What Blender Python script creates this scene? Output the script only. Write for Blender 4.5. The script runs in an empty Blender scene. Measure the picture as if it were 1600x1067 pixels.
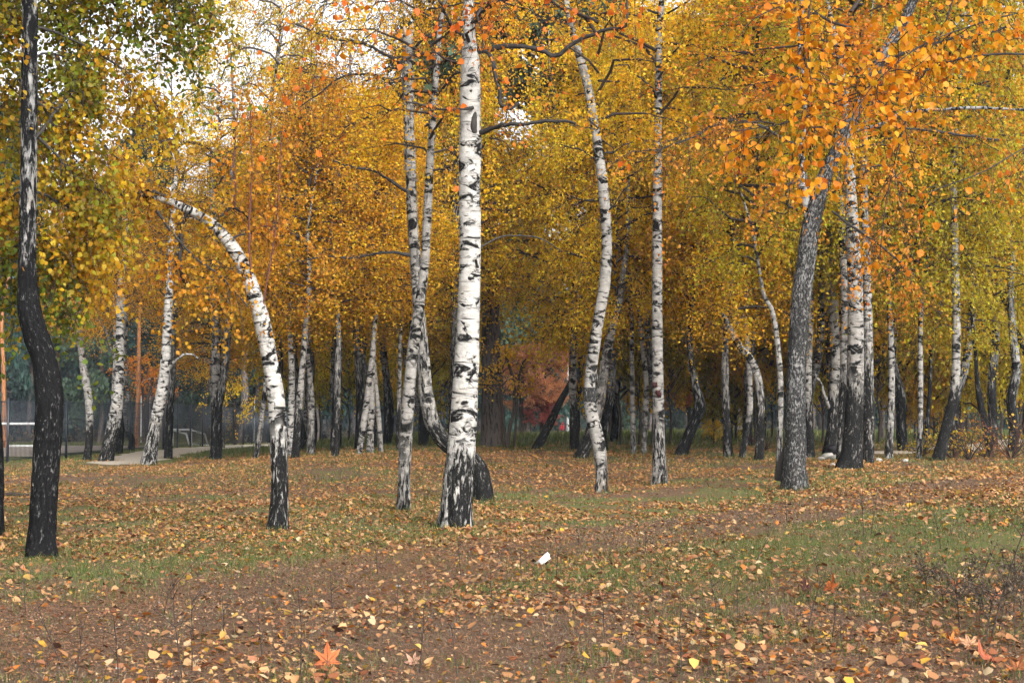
import bpy, math, random
import numpy as np
from mathutils import Vector, Matrix

# ------------------------------------------------------------------ camera, world, sun
sc = bpy.context.scene
CAMH, FPX, HOR = 1.6, 2400.0, 640.0
PITCH = math.atan((HOR - 533.5) / FPX)
cam_d = bpy.data.cameras.new('camera')
cam_d.sensor_width = 36.0
cam_d.lens = 36.0 * FPX / 1600.0
cam_d.clip_start = 0.1
cam_d.clip_end = 3000.0
cam = bpy.data.objects.new('camera', cam_d)
sc.collection.objects.link(cam)
cam.location = (0, 0, CAMH)
cam.rotation_euler = (math.radians(90) + PITCH, 0, 0)
sc.camera = cam

SUN_EL, SUN_AZ = 31.0, 152.0          # azimuth clockwise from +Y: the light comes from behind the camera's right shoulder
w = bpy.data.worlds.new('World'); sc.world = w; w.use_nodes = True
nt = w.node_tree; nt.nodes.clear()
sky = nt.nodes.new('ShaderNodeTexSky'); sky.sky_type = 'NISHITA'; sky.sun_disc = False
sky.sun_elevation = math.radians(SUN_EL); sky.sun_rotation = math.radians(SUN_AZ)
sky.air_density = 1.0; sky.dust_density = 5.0; sky.ozone_density = 1.0
hs = nt.nodes.new('ShaderNodeHueSaturation'); hs.inputs['Saturation'].default_value = 0.10
bg = nt.nodes.new('ShaderNodeBackground'); bg.inputs['Strength'].default_value = 0.15
wo = nt.nodes.new('ShaderNodeOutputWorld')
nt.links.new(sky.outputs[0], hs.inputs['Color']); nt.links.new(hs.outputs[0], bg.inputs['Color'])
nt.links.new(bg.outputs[0], wo.inputs['Surface'])

sl = bpy.data.lights.new('sun', 'SUN'); sl.energy = 1.3; sl.angle = math.radians(42); sl.color = (1.0, 0.96, 0.9)
so = bpy.data.objects.new('sun', sl); sc.collection.objects.link(so)
_e, _a = math.radians(SUN_EL), math.radians(SUN_AZ)
sdir = Vector((math.sin(_a) * math.cos(_e), math.cos(_a) * math.cos(_e), math.sin(_e)))
so.rotation_euler = sdir.to_track_quat('Z', 'Y').to_euler()
so.location = sdir * 60

sc.view_settings.view_transform = 'Standard'; sc.view_settings.look = 'None'
sc.view_settings.exposure = 1.42; sc.view_settings.gamma = 1.0
sc.view_settings.use_curve_mapping = False
sc.render.engine = 'CYCLES'
cy = sc.cycles
cy.use_denoising = True
cy.max_bounces = 7; cy.diffuse_bounces = 5; cy.glossy_bounces = 1; cy.transmission_bounces = 4
cy.volume_bounces = 0; cy.transparent_max_bounces = 4
cy.caustics_reflective = False; cy.caustics_refractive = False
cy.use_adaptive_sampling = True; cy.adaptive_threshold = 0.04

rng = np.random.default_rng(7)
random.seed(7)
COL = sc.collection

# ------------------------------------------------------------------ helpers
def ss(a, b, x):
    t = np.clip((np.asarray(x, float) - a) / (b - a), 0, 1)
    return t * t * (3 - 2 * t)

def _hash(ix, iy, iz):
    n = (ix.astype(np.int64) * 374761393 + iy.astype(np.int64) * 668265263 + iz.astype(np.int64) * 2147483647) & 0xffffffff
    n = ((n ^ (n >> 13)) * 1274126177) & 0xffffffff
    n = n ^ (n >> 16)
    return (n & 0xffff) / 65535.0

def vnoise(x, y, z=0.0):
    x, y, z = np.broadcast_arrays(np.asarray(x, float), np.asarray(y, float), np.asarray(z, float))
    ix, iy, iz = np.floor(x), np.floor(y), np.floor(z)
    fx, fy, fz = x - ix, y - iy, z - iz
    fx, fy, fz = [f * f * (3 - 2 * f) for f in (fx, fy, fz)]
    r = 0
    for dx in (0, 1):
        for dy in (0, 1):
            for dz in (0, 1):
                wgt = (fx if dx else 1 - fx) * (fy if dy else 1 - fy) * (fz if dz else 1 - fz)
                r = r + wgt * _hash(ix + dx, iy + dy, iz + dz)
    return r

def gz(x, y):
    """height of the ground"""
    x = np.asarray(x, float); y = np.asarray(y, float)
    a = 0.42 * ss(20, 46, y) * ss(-11, -4, x)
    r = 0.30 * ss(1, 7, x) * ss(8, 20, y)
    z = np.sqrt(a * a + r * r)
    z = z - 2.0 * ss(55, 175, y)
    z = z + (vnoise(x * 0.7, y * 0.7, 3.3) - 0.5) * 0.05 * (1 - ss(60, 90, y))
    return z

CP, SP = math.cos(PITCH), math.sin(PITCH)
def ray(px, py):
    u = (px - 800.0) / FPX; v = (533.5 - py) / FPX
    return (u, CP - v * SP, SP + v * CP)

def at(px, py, Y):
    d = ray(px, py); t = Y / d[1]
    return np.array([d[0] * t, Y, CAMH + d[2] * t])

def hit(px, py):
    """point of the ground seen at a pixel"""
    d = ray(px, py)
    ts = np.linspace(5, 260, 6000)
    zz = CAMH + d[2] * ts - gz(d[0] * ts, d[1] * ts)
    i = int(np.argmax(zz < 0))
    if zz[i] >= 0: i = len(ts) - 1
    t = ts[i]
    x, y = d[0] * t, d[1] * t
    return np.array([x, y, float(gz(x, y))])

def mesh(name, V, faces, mat=None, attrs=None, smooth=False):
    """V (n,3); faces: list of (m,k) int arrays; attrs: name -> (type, domain, array)"""
    me = bpy.data.meshes.new(name)
    V = np.asarray(V, np.float32)
    me.vertices.add(len(V)); me.vertices.foreach_set('co', V.ravel())
    idx, starts, tot, off = [], [], [], 0
    for F in faces:
        F = np.asarray(F, np.int32)
        if len(F) == 0: continue
        m, k = F.shape
        idx.append(F.ravel()); starts.append(off + np.arange(m) * k); tot.append(np.full(m, k)); off += m * k
    idx = np.concatenate(idx).astype(np.int32); starts = np.concatenate(starts).astype(np.int32)
    me.loops.add(len(idx)); me.loops.foreach_set('vertex_index', idx)
    me.polygons.add(len(starts)); me.polygons.foreach_set('loop_start', starts)
    if smooth: me.polygons.foreach_set('use_smooth', np.ones(len(starts), bool))
    me.update(calc_edges=True)
    for an, (ty, dom, arr) in (attrs or {}).items():
        a = me.attributes.new(an, ty, dom)
        key = {'FLOAT': 'value', 'FLOAT_VECTOR': 'vector', 'FLOAT_COLOR': 'color'}[ty]
        a.data.foreach_set(key, np.asarray(arr, np.float32).ravel())
    if mat: me.materials.append(mat)
    return me

def link(name, data, parent=None, loc=None):
    o = bpy.data.objects.new(name, data); COL.objects.link(o)
    if parent is not None: o.parent = parent
    if loc is not None: o.location = loc
    return o

def tag(o, label=None, cat=None, group=None, kind=None):
    if label: o['label'] = label
    if cat: o['category'] = cat
    if group: o['group'] = group
    if kind: o['kind'] = kind
    return o

def thing(name, loc, label, cat, group=None):
    o = link(name, None, None, loc); o.empty_display_size = 0.2
    return tag(o, label, cat, group)

def joinVF(parts):
    V, Fq, off = [], {}, 0
    for v, fs in parts:
        V.append(v)
        for F in fs:
            F = np.asarray(F)
            Fq.setdefault(F.shape[1], []).append(F + off)
        off += len(v)
    return np.concatenate(V), [np.concatenate(a) for a in Fq.values()]

def boxVF(c, s, rz=0.0):
    x, y, z = np.array(s) / 2.0
    v = np.array([[-x,-y,-z],[x,-y,-z],[x,y,-z],[-x,y,-z],[-x,-y,z],[x,-y,z],[x,y,z],[-x,y,z]], float)
    cs, sn = math.cos(rz), math.sin(rz)
    v = v @ np.array([[cs, sn, 0], [-sn, cs, 0], [0, 0, 1]])
    return v + np.array(c), [np.array([[0,3,2,1],[4,5,6,7],[0,1,5,4],[1,2,6,5],[2,3,7,6],[3,0,4,7]])]

def norm(a):
    return a / np.maximum(np.linalg.norm(a, axis=-1, keepdims=True), 1e-9)

def catmull(P, n):
    P = np.asarray(P, float)
    Q = np.vstack([2 * P[0] - P[1], P, 2 * P[-1] - P[-2]])
    seg = np.linalg.norm(np.diff(P[:, :3], axis=0), axis=1); cum = np.concatenate([[0], np.cumsum(seg)])
    s = np.linspace(0, cum[-1], n)
    i = np.clip(np.searchsorted(cum, s, side='right') - 1, 0, len(P) - 2)
    t = ((s - cum[i]) / np.maximum(seg[i], 1e-9))[:, None]
    p0, p1, p2, p3 = Q[i], Q[i + 1], Q[i + 2], Q[i + 3]
    r = 0.5 * ((2 * p1) + (-p0 + p2) * t + (2 * p0 - 5 * p1 + 4 * p2 - p3) * t**2 + (-p0 + 3 * p1 - 3 * p2 + p3) * t**3)
    return r, s

def tubes(PL, RA, k=3):
    """many polylines at once: PL (n,M,3), RA (n,M)"""
    PL = np.asarray(PL, float); RA = np.asarray(RA, float)
    n, M, _ = PL.shape
    T = norm(np.gradient(PL, axis=1))
    ref = np.where(np.abs(T[..., 2:3]) > 0.9, np.array([1.0, 0, 0]), np.array([0, 0, 1.0]))
    A = norm(np.cross(T, ref)); B = np.cross(T, A)
    th = np.arange(k) * 2 * math.pi / k
    V = PL[:, :, None, :] + RA[:, :, None, None] * (A[:, :, None, :] * np.cos(th)[None, None, :, None] + B[:, :, None, :] * np.sin(th)[None, None, :, None])
    V = V.reshape(-1, 3)
    i = np.arange(n)[:, None, None] * M * k; j = np.arange(M - 1)[None, :, None] * k; q = np.arange(k)[None, None, :]
    a = i + j + q; b = i + j + (q + 1) % k
    F = np.stack([a, b, b + k, a + k], -1).reshape(-1, 4)
    return V, [F]

def trunk_mesh(name, P, R, mat, dark, k=20, seed=0.0, lump=0.06, fiss=0.0, flare=0.0, capped=True):
    """one tapering trunk: P (N,3), R (N); dark(h) gives the share of black rugged bark at height h above the base"""
    P = np.asarray(P, float); N = len(P)
    T = norm(np.gradient(P, axis=0))
    A = np.zeros((N, 3)); A[0] = norm(np.cross(T[0], [0, 1, 0.01]))
    for i in range(1, N):
        A[i] = norm(A[i - 1] - T[i] * np.dot(A[i - 1], T[i]))
    B = np.cross(T, A)
    s = np.concatenate([[0], np.cumsum(np.linalg.norm(np.diff(P, axis=0), axis=1))])
    th = np.arange(k) * 2 * math.pi / k
    C, S_ = np.cos(th)[None, :], np.sin(th)[None, :]
    Rm = R[:, None] * np.ones((1, k))
    bx, by, bz = Rm * C, Rm * S_, s[:, None] * np.ones((1, k))
    D = np.clip(dark(s), 0, 1.3)[:, None] * np.ones((1, k))
    D = np.clip(D + (vnoise(bx * 9 + seed, by * 9, bz * 2.2) - 0.5) * 0.35 * (D > 0.02), 0, 1.3)
    disp = lump * (vnoise(bx * 4 + seed, by * 4, bz * 2.5) - 0.5) * 2
    if fiss > 0:
        f1 = np.abs(vnoise(bx * 26 + seed, by * 26, bz * 6) - 0.5) * 2
        f2 = np.abs(vnoise(bx * 55 + seed, by * 55, bz * 14 + 5) - 0.5) * 2
        disp = disp - fiss * D * (1 - f1) * 0.9 - 0.4 * fiss * D * (1 - f2)
    if flare > 0:
        fl = np.exp(-s / 0.22)[:, None]
        disp = disp + flare * fl * (0.6 + 0.7 * np.sin(th * 4 + seed)[None, :] + 0.4 * np.sin(th * 7 + seed * 2)[None, :])
    Rd = Rm * (1 + disp)
    V = P[:, None, :] + Rd[..., None] * (A[:, None, :] * C[..., None] + B[:, None, :] * S_[..., None])
    V = V.reshape(-1, 3)
    j = np.arange(N - 1)[:, None] * k; q = np.arange(k)[None, :]
    a = j + q; b = j + (q + 1) % k
    F = [np.stack([a, b, b + k, a + k], -1).reshape(-1, 4)]
    bark = np.stack([bx, by, bz + seed * 3.7], -1).reshape(-1, 3)
    Df = D.reshape(-1)
    if capped:
        V = np.vstack([V, P[-1] + T[-1] * R[-1] * 0.5])
        c = len(V) - 1; top = (N - 1) * k
        F.append(np.stack([top + np.arange(k), top + (np.arange(k) + 1) % k, np.full(k, c)], -1))
        bark = np.vstack([bark, [[0, 0, s[-1]]]]); Df = np.append(Df, 0.9)
    return mesh(name, V, F, mat, {'bark': ('FLOAT_VECTOR', 'POINT', bark), 'dark': ('FLOAT', 'POINT', Df)}, smooth=True)

def leaf_mesh(name, P, L, A, S, col, mat, six=False, fold=0.15, wid=0.42):
    """leaves: base points P, length L, axis A, side S, colour col (n,3)"""
    n = len(P); L = L[:, None]
    fold = np.asarray(fold, float).reshape(-1, 1) if np.ndim(fold) else fold
    A = norm(A); S = norm(S - A * np.sum(S * A, 1, keepdims=True)); N = np.cross(A, S)
    if six:
        v = np.stack([P, P + L * (0.24 * A + wid * 0.95 * S + fold * N), P + L * (0.60 * A + wid * 0.80 * S + fold * 0.8 * N), P + L * A,
                      P + L * (0.60 * A - wid * 0.80 * S + fold * 0.8 * N), P + L * (0.24 * A - wid * 0.95 * S + fold * N)], 1).reshape(-1, 3)
        b = np.arange(n)[:, None] * 6
        F = np.stack([b + np.array([[0, 1, 2, 3]]), b + np.array([[0, 3, 4, 5]])], 1).reshape(-1, 4)
        c = np.repeat(col, 2, axis=0)
    else:
        v = np.stack([P, P + L * (0.42 * A + wid * S + fold * N), P + L * A, P + L * (0.42 * A - wid * S + fold * N)], 1).reshape(-1, 3)
        F = np.arange(n)[:, None] * 4 + np.array([[0, 1, 2, 3]])
        c = col
    c4 = np.concatenate([c, np.ones((len(c), 1))], 1)
    return mesh(name, v, [F], mat, {'col': ('FLOAT_COLOR', 'FACE', c4)})

# ------------------------------------------------------------------ materials
class NB:
    def __init__(s, name):
        s.m = bpy.data.materials.new(name); s.m.use_nodes = True
        s.t = s.m.node_tree; s.t.nodes.clear()
        s.out = s.t.nodes.new('ShaderNodeOutputMaterial')
    def n(s, ty, **kw):
        nd = s.t.nodes.new(ty)
        for k, v in kw.items():
            if k.startswith('i_'): nd.inputs[k[2:].replace('_', ' ')].default_value = v
            else: setattr(nd, k, v)
        return nd
    def l(s, a, b): s.t.links.new(a, b)
    def attr(s, name): return s.n('ShaderNodeAttribute', attribute_name=name)
    def scale(s, vec, sc_):
        nd = s.n('ShaderNodeVectorMath', operation='MULTIPLY'); s.l(vec, nd.inputs[0]); nd.inputs[1].default_value = sc_
        return nd.outputs[0]
    def noise(s, vec, scale=1.0, detail=2.0, rough=0.5, dist=0.0):
        nd = s.n('ShaderNodeTexNoise'); s.l(vec, nd.inputs['Vector'])
        nd.inputs['Scale'].default_value = scale; nd.inputs['Detail'].default_value = detail
        nd.inputs['Roughness'].default_value = rough; nd.inputs['Distortion'].default_value = dist
        return nd.outputs['Fac']
    def math(s, op, a, b=None, c=None, clamp=False):
        nd = s.n('ShaderNodeMath', operation=op, use_clamp=clamp)
        for i, v in enumerate((a, b, c)):
            if v is None: continue
            if isinstance(v, (int, float)): nd.inputs[i].default_value = v
            else: s.l(v, nd.inputs[i])
        return nd.outputs[0]
    def step(s, v, thr, sharp):          # soft threshold
        return s.math('MULTIPLY', s.math('SUBTRACT', v, thr), sharp, clamp=True)
    def mix(s, f, a, b, blend='MIX'):
        nd = s.n('ShaderNodeMix', data_type='RGBA', blend_type=blend)
        ins = [i for i in nd.inputs if i.enabled]
        for sock, v in ((nd.inputs['Factor'], f), (nd.inputs['A'], a), (nd.inputs['B'], b)): pass
        fi, ai, bi = nd.inputs[0], nd.inputs[6], nd.inputs[7]
        for sock, v in ((fi, f), (ai, a), (bi, b)):
            if isinstance(v, (int, float)): sock.default_value = v
            elif isinstance(v, tuple): sock.default_value = (v[0], v[1], v[2], 1.0)
            else: s.l(v, sock)
        return nd.outputs[2]
    def bsdf(s, col, rough=0.8, spec=0.2, bump=None, bstr=0.4, bdist=0.01, metal=0.0):
        p = s.n('ShaderNodeBsdfPrincipled')
        if isinstance(col, tuple): p.inputs['Base Color'].default_value = (*col, 1)
        else: s.l(col, p.inputs['Base Color'])
        p.inputs['Roughness'].default_value = rough; p.inputs['Specular IOR Level'].default_value = spec
        p.inputs['Metallic'].default_value = metal
        if bump is not None:
            b = s.n('ShaderNodeBump'); b.inputs['Strength'].default_value = bstr; b.inputs['Distance'].default_value = bdist
            s.l(bump, b.inputs['Height']); s.l(b.outputs[0], p.inputs['Normal'])
        s.l(p.outputs[0], s.out.inputs['Surface'])
        return p

def mat_birch(name, white=(0.262, 0.247, 0.228), grey=(0.135, 0.128, 0.119), cut=0.0, d0=(0.005, 0.005, 0.005), d1=(0.021, 0.020, 0.019), sharp=13, fs=(20, 20, 5.5)):
    b = NB(name); B = b.attr('bark').outputs['Vector']; D = b.attr('dark').outputs['Fac']
    f = b.noise(b.scale(B, fs), 1, 5, 0.70, 0.5)
    fis = b.math('ADD', f, b.math('MULTIPLY', D, 0.465))
    m1 = b.step(fis, 0.77, 11)
    ch = b.noise(b.scale(B, (3.8, 3.8, 7.5)), 1, 3.5, 0.62, 0.9)
    m2 = b.step(b.math('ADD', ch, b.math('MULTIPLY', D, 0.10)), 0.535 + cut, sharp)
    ln = b.noise(b.scale(B, (9, 9, 75)), 1, 2, 0.5)
    m3 = b.math('MULTIPLY', b.step(ln, 0.64, 12), 0.6)
    bd = b.noise(b.scale(B, (2.2, 2.2, 22)), 1, 2, 0.6, 0.6)
    m4 = b.math('MULTIPLY', b.step(bd, 0.62, 18), 0.85)
    up = b.math('SUBTRACT', 1.0, b.step(D, 0.48, 3.5))
    m = b.math('MAXIMUM', m1, b.math('MULTIPLY', up, b.math('MAXIMUM', m2, b.math('MAXIMUM', m3, m4))))
    tone = b.noise(b.scale(B, (5, 5, 12)), 1, 4, 0.65)
    wcol = b.mix(b.step(tone, 0.42, 3.5), white, grey)
    stain = b.noise(b.scale(B, (2, 2, 3)), 1, 2, 0.5)
    wcol = b.mix(b.math('MULTIPLY', b.step(stain, 0.55, 4), 0.35), wcol, (0.42, 0.36, 0.28))
    lich = b.noise(b.scale(B, (11, 11, 8)), 1, 4, 0.7)
    wcol = b.mix(b.math('MULTIPLY', b.step(lich, 0.57, 7), 0.55), wcol, (0.19, 0.20, 0.165))
    fine = b.noise(b.scale(B, (60, 60, 22)), 1, 3, 0.7)
    wcol = b.mix(b.math('MULTIPLY', b.step(fine, 0.5, 5), 0.28), wcol, grey)
    dcol = b.mix(b.step(fine, 0.45, 4), d0, d1)
    fleck = b.noise(b.scale(B, (34, 34, 13)), 1, 4, 0.75, 0.4)
    dcol = b.mix(b.math('MULTIPLY', b.step(fleck, 0.60, 14), 0.8), dcol, (0.13, 0.128, 0.122))
    col = b.mix(m, wcol, dcol)
    h = b.math('ADD', b.math('MULTIPLY', m, -1.0), b.math('MULTIPLY', fine, 0.35))
    h = b.math('ADD', h, b.math('MULTIPLY', f, 0.8))
    b.bsdf(col, 0.88, 0.06, h, 0.75, 0.022)
    return b.m

def mat_pine(name, low=(0.10, 0.084, 0.076), high=(0.32, 0.13, 0.05), dk=(0.018, 0.015, 0.014), h0=3.0, h1=8.0):
    b = NB(name); B = b.attr('bark').outputs['Vector']; D = b.attr('dark').outputs['Fac']
    f = b.noise(b.scale(B, (16, 16, 3.4)), 1, 4, 0.65, 0.5)
    base = b.mix(D, high, low)
    tone = b.noise(b.scale(B, (40, 40, 18)), 1, 3, 0.7)
    base = b.mix(b.math('MULTIPLY', b.step(tone, 0.4, 3), 0.4), base, (0.12, 0.10, 0.09))
    col = b.mix(b.math('MULTIPLY', b.math('SUBTRACT', 1.0, b.step(f, 0.40, 9)), b.math('ADD', b.math('MULTIPLY', D, 0.7), 0.3)), base, dk)
    b.bsdf(col, 0.85, 0.15, f, 0.7, 0.02)
    return b.m

def mat_leaf(name, trans=0.54, rough=0.5, spec=0.25):
    b = NB(name)
    c = b.attr('col').outputs['Color']; oc = b.n('ShaderNodeObjectInfo').outputs['Color']
    col = b.mix(1.0, c, oc, 'MULTIPLY')
    p = b.n('ShaderNodeBsdfPrincipled'); b.l(col, p.inputs['Base Color'])
    p.inputs['Roughness'].default_value = rough; p.inputs['Specular IOR Level'].default_value = spec
    t = b.n('ShaderNodeBsdfTranslucent'); b.l(col, t.inputs['Color'])
    mx = b.n('ShaderNodeMixShader'); mx.inputs[0].default_value = trans
    b.l(p.outputs[0], mx.inputs[1]); b.l(t.outputs[0], mx.inputs[2]); b.l(mx.outputs[0], b.out.inputs['Surface'])
    return b.m

def mat_plain(name, col, rough=0.7, spec=0.25, var=0.25, scale=20.0, metal=0.0, bump=0.15):
    b = NB(name); tc = b.n('ShaderNodeTexCoord').outputs['Object']
    n = b.noise(tc, scale, 4, 0.6)
    c2 = tuple(x * (1 - var) for x in col); c1 = tuple(min(1, x * (1 + var * 0.4)) for x in col)
    b.bsdf(b.mix(n, c2, c1), rough, spec, n, bump, 0.005, metal)
    return b.m

def mat_ground():
    b = NB('ground'); pos = b.n('ShaderNodeNewGeometry').outputs['Position']
    g = b.attr('grassy').outputs['Fac']
    n1 = b.noise(pos, 0.9, 5, 0.6, 0.3); n2 = b.noise(pos, 7, 5, 0.7); n3 = b.noise(pos, 60, 3, 0.7)
    st = b.noise(b.scale(pos, (30, 110, 40)), 1, 4, 0.75, 1.2)
    soil = b.mix(n2, (0.065, 0.044, 0.030), (0.155, 0.095, 0.060))
    soil = b.mix(b.math('MULTIPLY', b.step(n3, 0.54, 9), 0.8), soil, (0.045, 0.03, 0.022))
    soil = b.mix(b.math('MULTIPLY', b.step(st, 0.52, 6), 0.65), soil, (0.26, 0.125, 0.062))
    gr = b.mix(n3, (0.045, 0.065, 0.018), (0.13, 0.15, 0.042))
    gr = b.mix(b.math('MULTIPLY', b.step(n2, 0.42, 4), 0.75), gr, (0.135, 0.095, 0.055))
    fac = b.step(b.math('ADD', b.math('ADD', n1, b.math('MULTIPLY', n2, 0.35)), b.math('SUBTRACT', g, 0.5)), 0.62, 6)
    col = b.mix(fac, soil, gr)
    h = b.math('ADD', b.math('MULTIPLY', n2, 1.0), b.math('MULTIPLY', n3, 0.5))
    h = b.math('ADD', h, b.math('MULTIPLY', st, 0.4))
    b.bsdf(col, 0.95, 0.08, h, 0.8, 0.03)
    return b.m

def mat_soil(name, ca, cb, cc, sc_=9.0):
    b = NB(name); pos = b.n('ShaderNodeNewGeometry').outputs['Position']
    n1 = b.noise(pos, 1.3, 4, 0.6); n2 = b.noise(pos, sc_, 6, 0.75); n3 = b.noise(b.scale(pos, (30, 110, 40)), 1, 4, 0.75, 1.2)
    n4 = b.noise(pos, 75, 3, 0.7); n5 = b.noise(pos, 3.1, 5, 0.7, 0.5)
    dk = tuple(x * 0.42 for x in ca); grey = (sum(ca) / 3 * 1.25, sum(ca) / 3 * 1.2, sum(ca) / 3 * 1.12)
    col = b.mix(b.step(n2, 0.3, 2.5), ca, cb); col = b.mix(b.math('MULTIPLY', b.step(n3, 0.48, 7), 0.75), col, cc)
    col = b.mix(b.math('MULTIPLY', b.step(n5, 0.52, 6), 0.6), col, grey)
    col = b.mix(b.math('MULTIPLY', b.step(n4, 0.55, 9), 0.75), col, dk)
    col = b.mix(b.math('MULTIPLY', n1, 0.35), col, ca)
    b.bsdf(col, 0.95, 0.08, b.math('ADD', b.math('ADD', n2, n3), n4), 1.0, 0.03)
    return b.m

def mat_grass():
    b = NB('grass'); c = b.attr('col').outputs['Color']
    p = b.n('ShaderNodeBsdfPrincipled'); b.l(c, p.inputs['Base Color']); p.inputs['Roughness'].default_value = 0.6
    p.inputs['Specular IOR Level'].default_value = 0.2
    t = b.n('ShaderNodeBsdfTranslucent'); b.l(c, t.inputs['Color'])
    mx = b.n('ShaderNodeMixShader'); mx.inputs[0].default_value = 0.25
    b.l(p.outputs[0], mx.inputs[1]); b.l(t.outputs[0], mx.inputs[2]); b.l(mx.outputs[0], b.out.inputs['Surface'])
    return b.m

M = dict(
    birch=mat_birch('birch_bark'),
    birch_w=mat_birch('birch_bark_bright', (0.385, 0.37, 0.345), (0.21, 0.202, 0.19), -0.006),
    birch_g=mat_birch('birch_bark_grey', (0.25, 0.245, 0.235), (0.10, 0.10, 0.096), -0.03, (0.004, 0.004, 0.0045), (0.013, 0.0125, 0.0125)),
    birch_s=mat_birch('birch_bark_scaly', (0.23, 0.225, 0.22), (0.12, 0.12, 0.118), -0.02, (0.012, 0.012, 0.012), (0.06, 0.058, 0.056), 8, (30, 30, 15)),
    pine=mat_pine('pine_bark'), pine_o=mat_pine('pine_bark_orange', (0.30, 0.14, 0.065), (0.42, 0.17, 0.06)),
    twig=mat_plain('twig_bark', (0.045, 0.034, 0.028), 0.85, 0.15, 0.4, 30),
    twig_red=mat_plain('sprout_bark', (0.11, 0.042, 0.028), 0.7, 0.2, 0.3, 30),
    limb=mat_plain('limb_bark', (0.040, 0.036, 0.033), 0.85, 0.15, 0.6, 14),
    deadwood=mat_plain('bare_wood', (0.33, 0.25, 0.18), 0.85, 0.1, 0.3, 12),
    leaf=mat_leaf('leaf'), dryleaf=mat_leaf('dry_leaf', 0.15, 0.7, 0.15), needle=mat_leaf('needle_leaf', 0.15, 0.6, 0.2),
    ground=mat_ground(), grass=mat_grass(),
    dirt=mat_soil('dirt', (0.10, 0.066, 0.044), (0.205, 0.130, 0.082), (0.25, 0.138, 0.074)),
    sand=mat_soil('sand', (0.42, 0.36, 0.28), (0.58, 0.51, 0.42), (0.50, 0.43, 0.34), 6),
    court=mat_soil('court', (0.30, 0.25, 0.21), (0.40, 0.34, 0.29), (0.36, 0.30, 0.26), 3),
    white=mat_plain('white_paint', (0.75, 0.75, 0.74), 0.5, 0.4, 0.15, 25),
    paper=mat_plain('white_paper', (0.85, 0.85, 0.83), 0.6, 0.3, 0.06, 25),
    fence=mat_plain('fence_paint', (0.018, 0.024, 0.034), 0.5, 0.4, 0.2, 20),
    stone=mat_plain('pale_stone', (0.30, 0.285, 0.26), 0.9, 0.1, 0.4, 9),
    black=mat_plain('black_plastic', (0.012, 0.012, 0.014), 0.35, 0.5, 0.2, 12),
    scar=mat_plain('bark_scar', (0.035, 0.008, 0.008), 0.8, 0.2, 0.3, 20),
    red=mat_plain('red_cloth', (0.72, 0.035, 0.05), 0.8, 0.2, 0.15, 10),
    navy=mat_plain('navy_cloth', (0.012, 0.018, 0.06), 0.8, 0.2, 0.15, 10),
    trousers=mat_plain('dark_cloth', (0.03, 0.035, 0.05), 0.85, 0.2, 0.2, 10),
    skin=mat_plain('skin', (0.55, 0.33, 0.24), 0.6, 0.3, 0.05, 10),
    hair=mat_plain('hair', (0.04, 0.025, 0.018), 0.6, 0.3, 0.2, 30),
)

# ------------------------------------------------------------------ ground, paths
def poly_dist(x, y, pl):
    x = np.asarray(x, float); y = np.asarray(y, float)
    best = np.full(x.shape, 1e9)
    for (x0, y0), (x1, y1) in zip(pl[:-1], pl[1:]):
        dx, dy = x1 - x0, y1 - y0
        t = np.clip(((x - x0) * dx + (y - y0) * dy) / (dx * dx + dy * dy), 0, 1)
        best = np.minimum(best, np.hypot(x - x0 - t * dx, y - y0 - t * dy))
    return best

PATH_NEAR = [(-9.5, 5.5), (-5.5, 9), (-2.6, 12.2), (-0.4, 17.3), (3.6, 21.5), (9.3, 28.0), (16, 36), (26, 47)]
PATH_LEFT = [(-22, 24), (-14, 29.5), (-10.8, 33), (-9.9, 38), (-8.4, 43), (-6.0, 46.5), (-2.5, 49)]
SAND_LEFT = [(-11.2, 44.5), (-12.0, 48), (-12.7, 54), (-13.1, 62), (-12.9, 72), (-12.0, 86)]
SAND_RIGHT = [(8.2, 39.6), (9.2, 40.2), (12, 42.5), (15, 47.5), (18.5, 55), (25, 66), (40, 80)]

def on_path(x, y):
    p = 1 - ss(0.7, 1.6, poly_dist(x, y, PATH_NEAR))
    p = np.maximum(p, 1 - ss(0.6, 1.2, poly_dist(x, y, PATH_LEFT)))
    return p
def on_sand(x, y):
    return np.maximum(1 - ss(1.0, 1.5, poly_dist(x, y, SAND_LEFT)), 1 - ss(0.9, 1.3, poly_dist(x, y, SAND_RIGHT)))

gx = np.concatenate([np.linspace(-400, -60, 12), np.linspace(-52, -26, 14), np.linspace(-24, 24, 161), np.linspace(26, 52, 14), np.linspace(60, 400, 12)])
gy = np.concatenate([np.linspace(-60, 0, 8), np.linspace(2, 6, 5), np.linspace(6.5, 60, 180), np.linspace(62, 180, 60), np.linspace(190, 700, 18)])
GX, GY = np.meshgrid(gx, gy)
GZ = gz(GX, GY)
ny, nx = GX.shape
ii = (np.arange(ny - 1)[:, None] * nx + np.arange(nx - 1)[None, :])
grassy = 0.45 + 0.5 * ss(44, 50, GY) - 0.6 * on_path(GX, GY) + 0.25 * ss(3, 7, GX) * (1 - ss(26, 34, GY)) - 0.25 * (1 - ss(9, 16, GY)) + 0.15 * ss(12, 16, GY) * (1 - ss(24, 30, GY))
go = link('ground', mesh('ground', np.stack([GX, GY, GZ], -1).reshape(-1, 3),
          [np.stack([ii, ii + 1, ii + nx + 1, ii + nx], -1).reshape(-1, 4)], M['ground'],
          {'grassy': ('FLOAT', 'POINT', np.clip(grassy, 0, 1.2).ravel())}, smooth=True))
tag(go, kind='structure')

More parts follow.
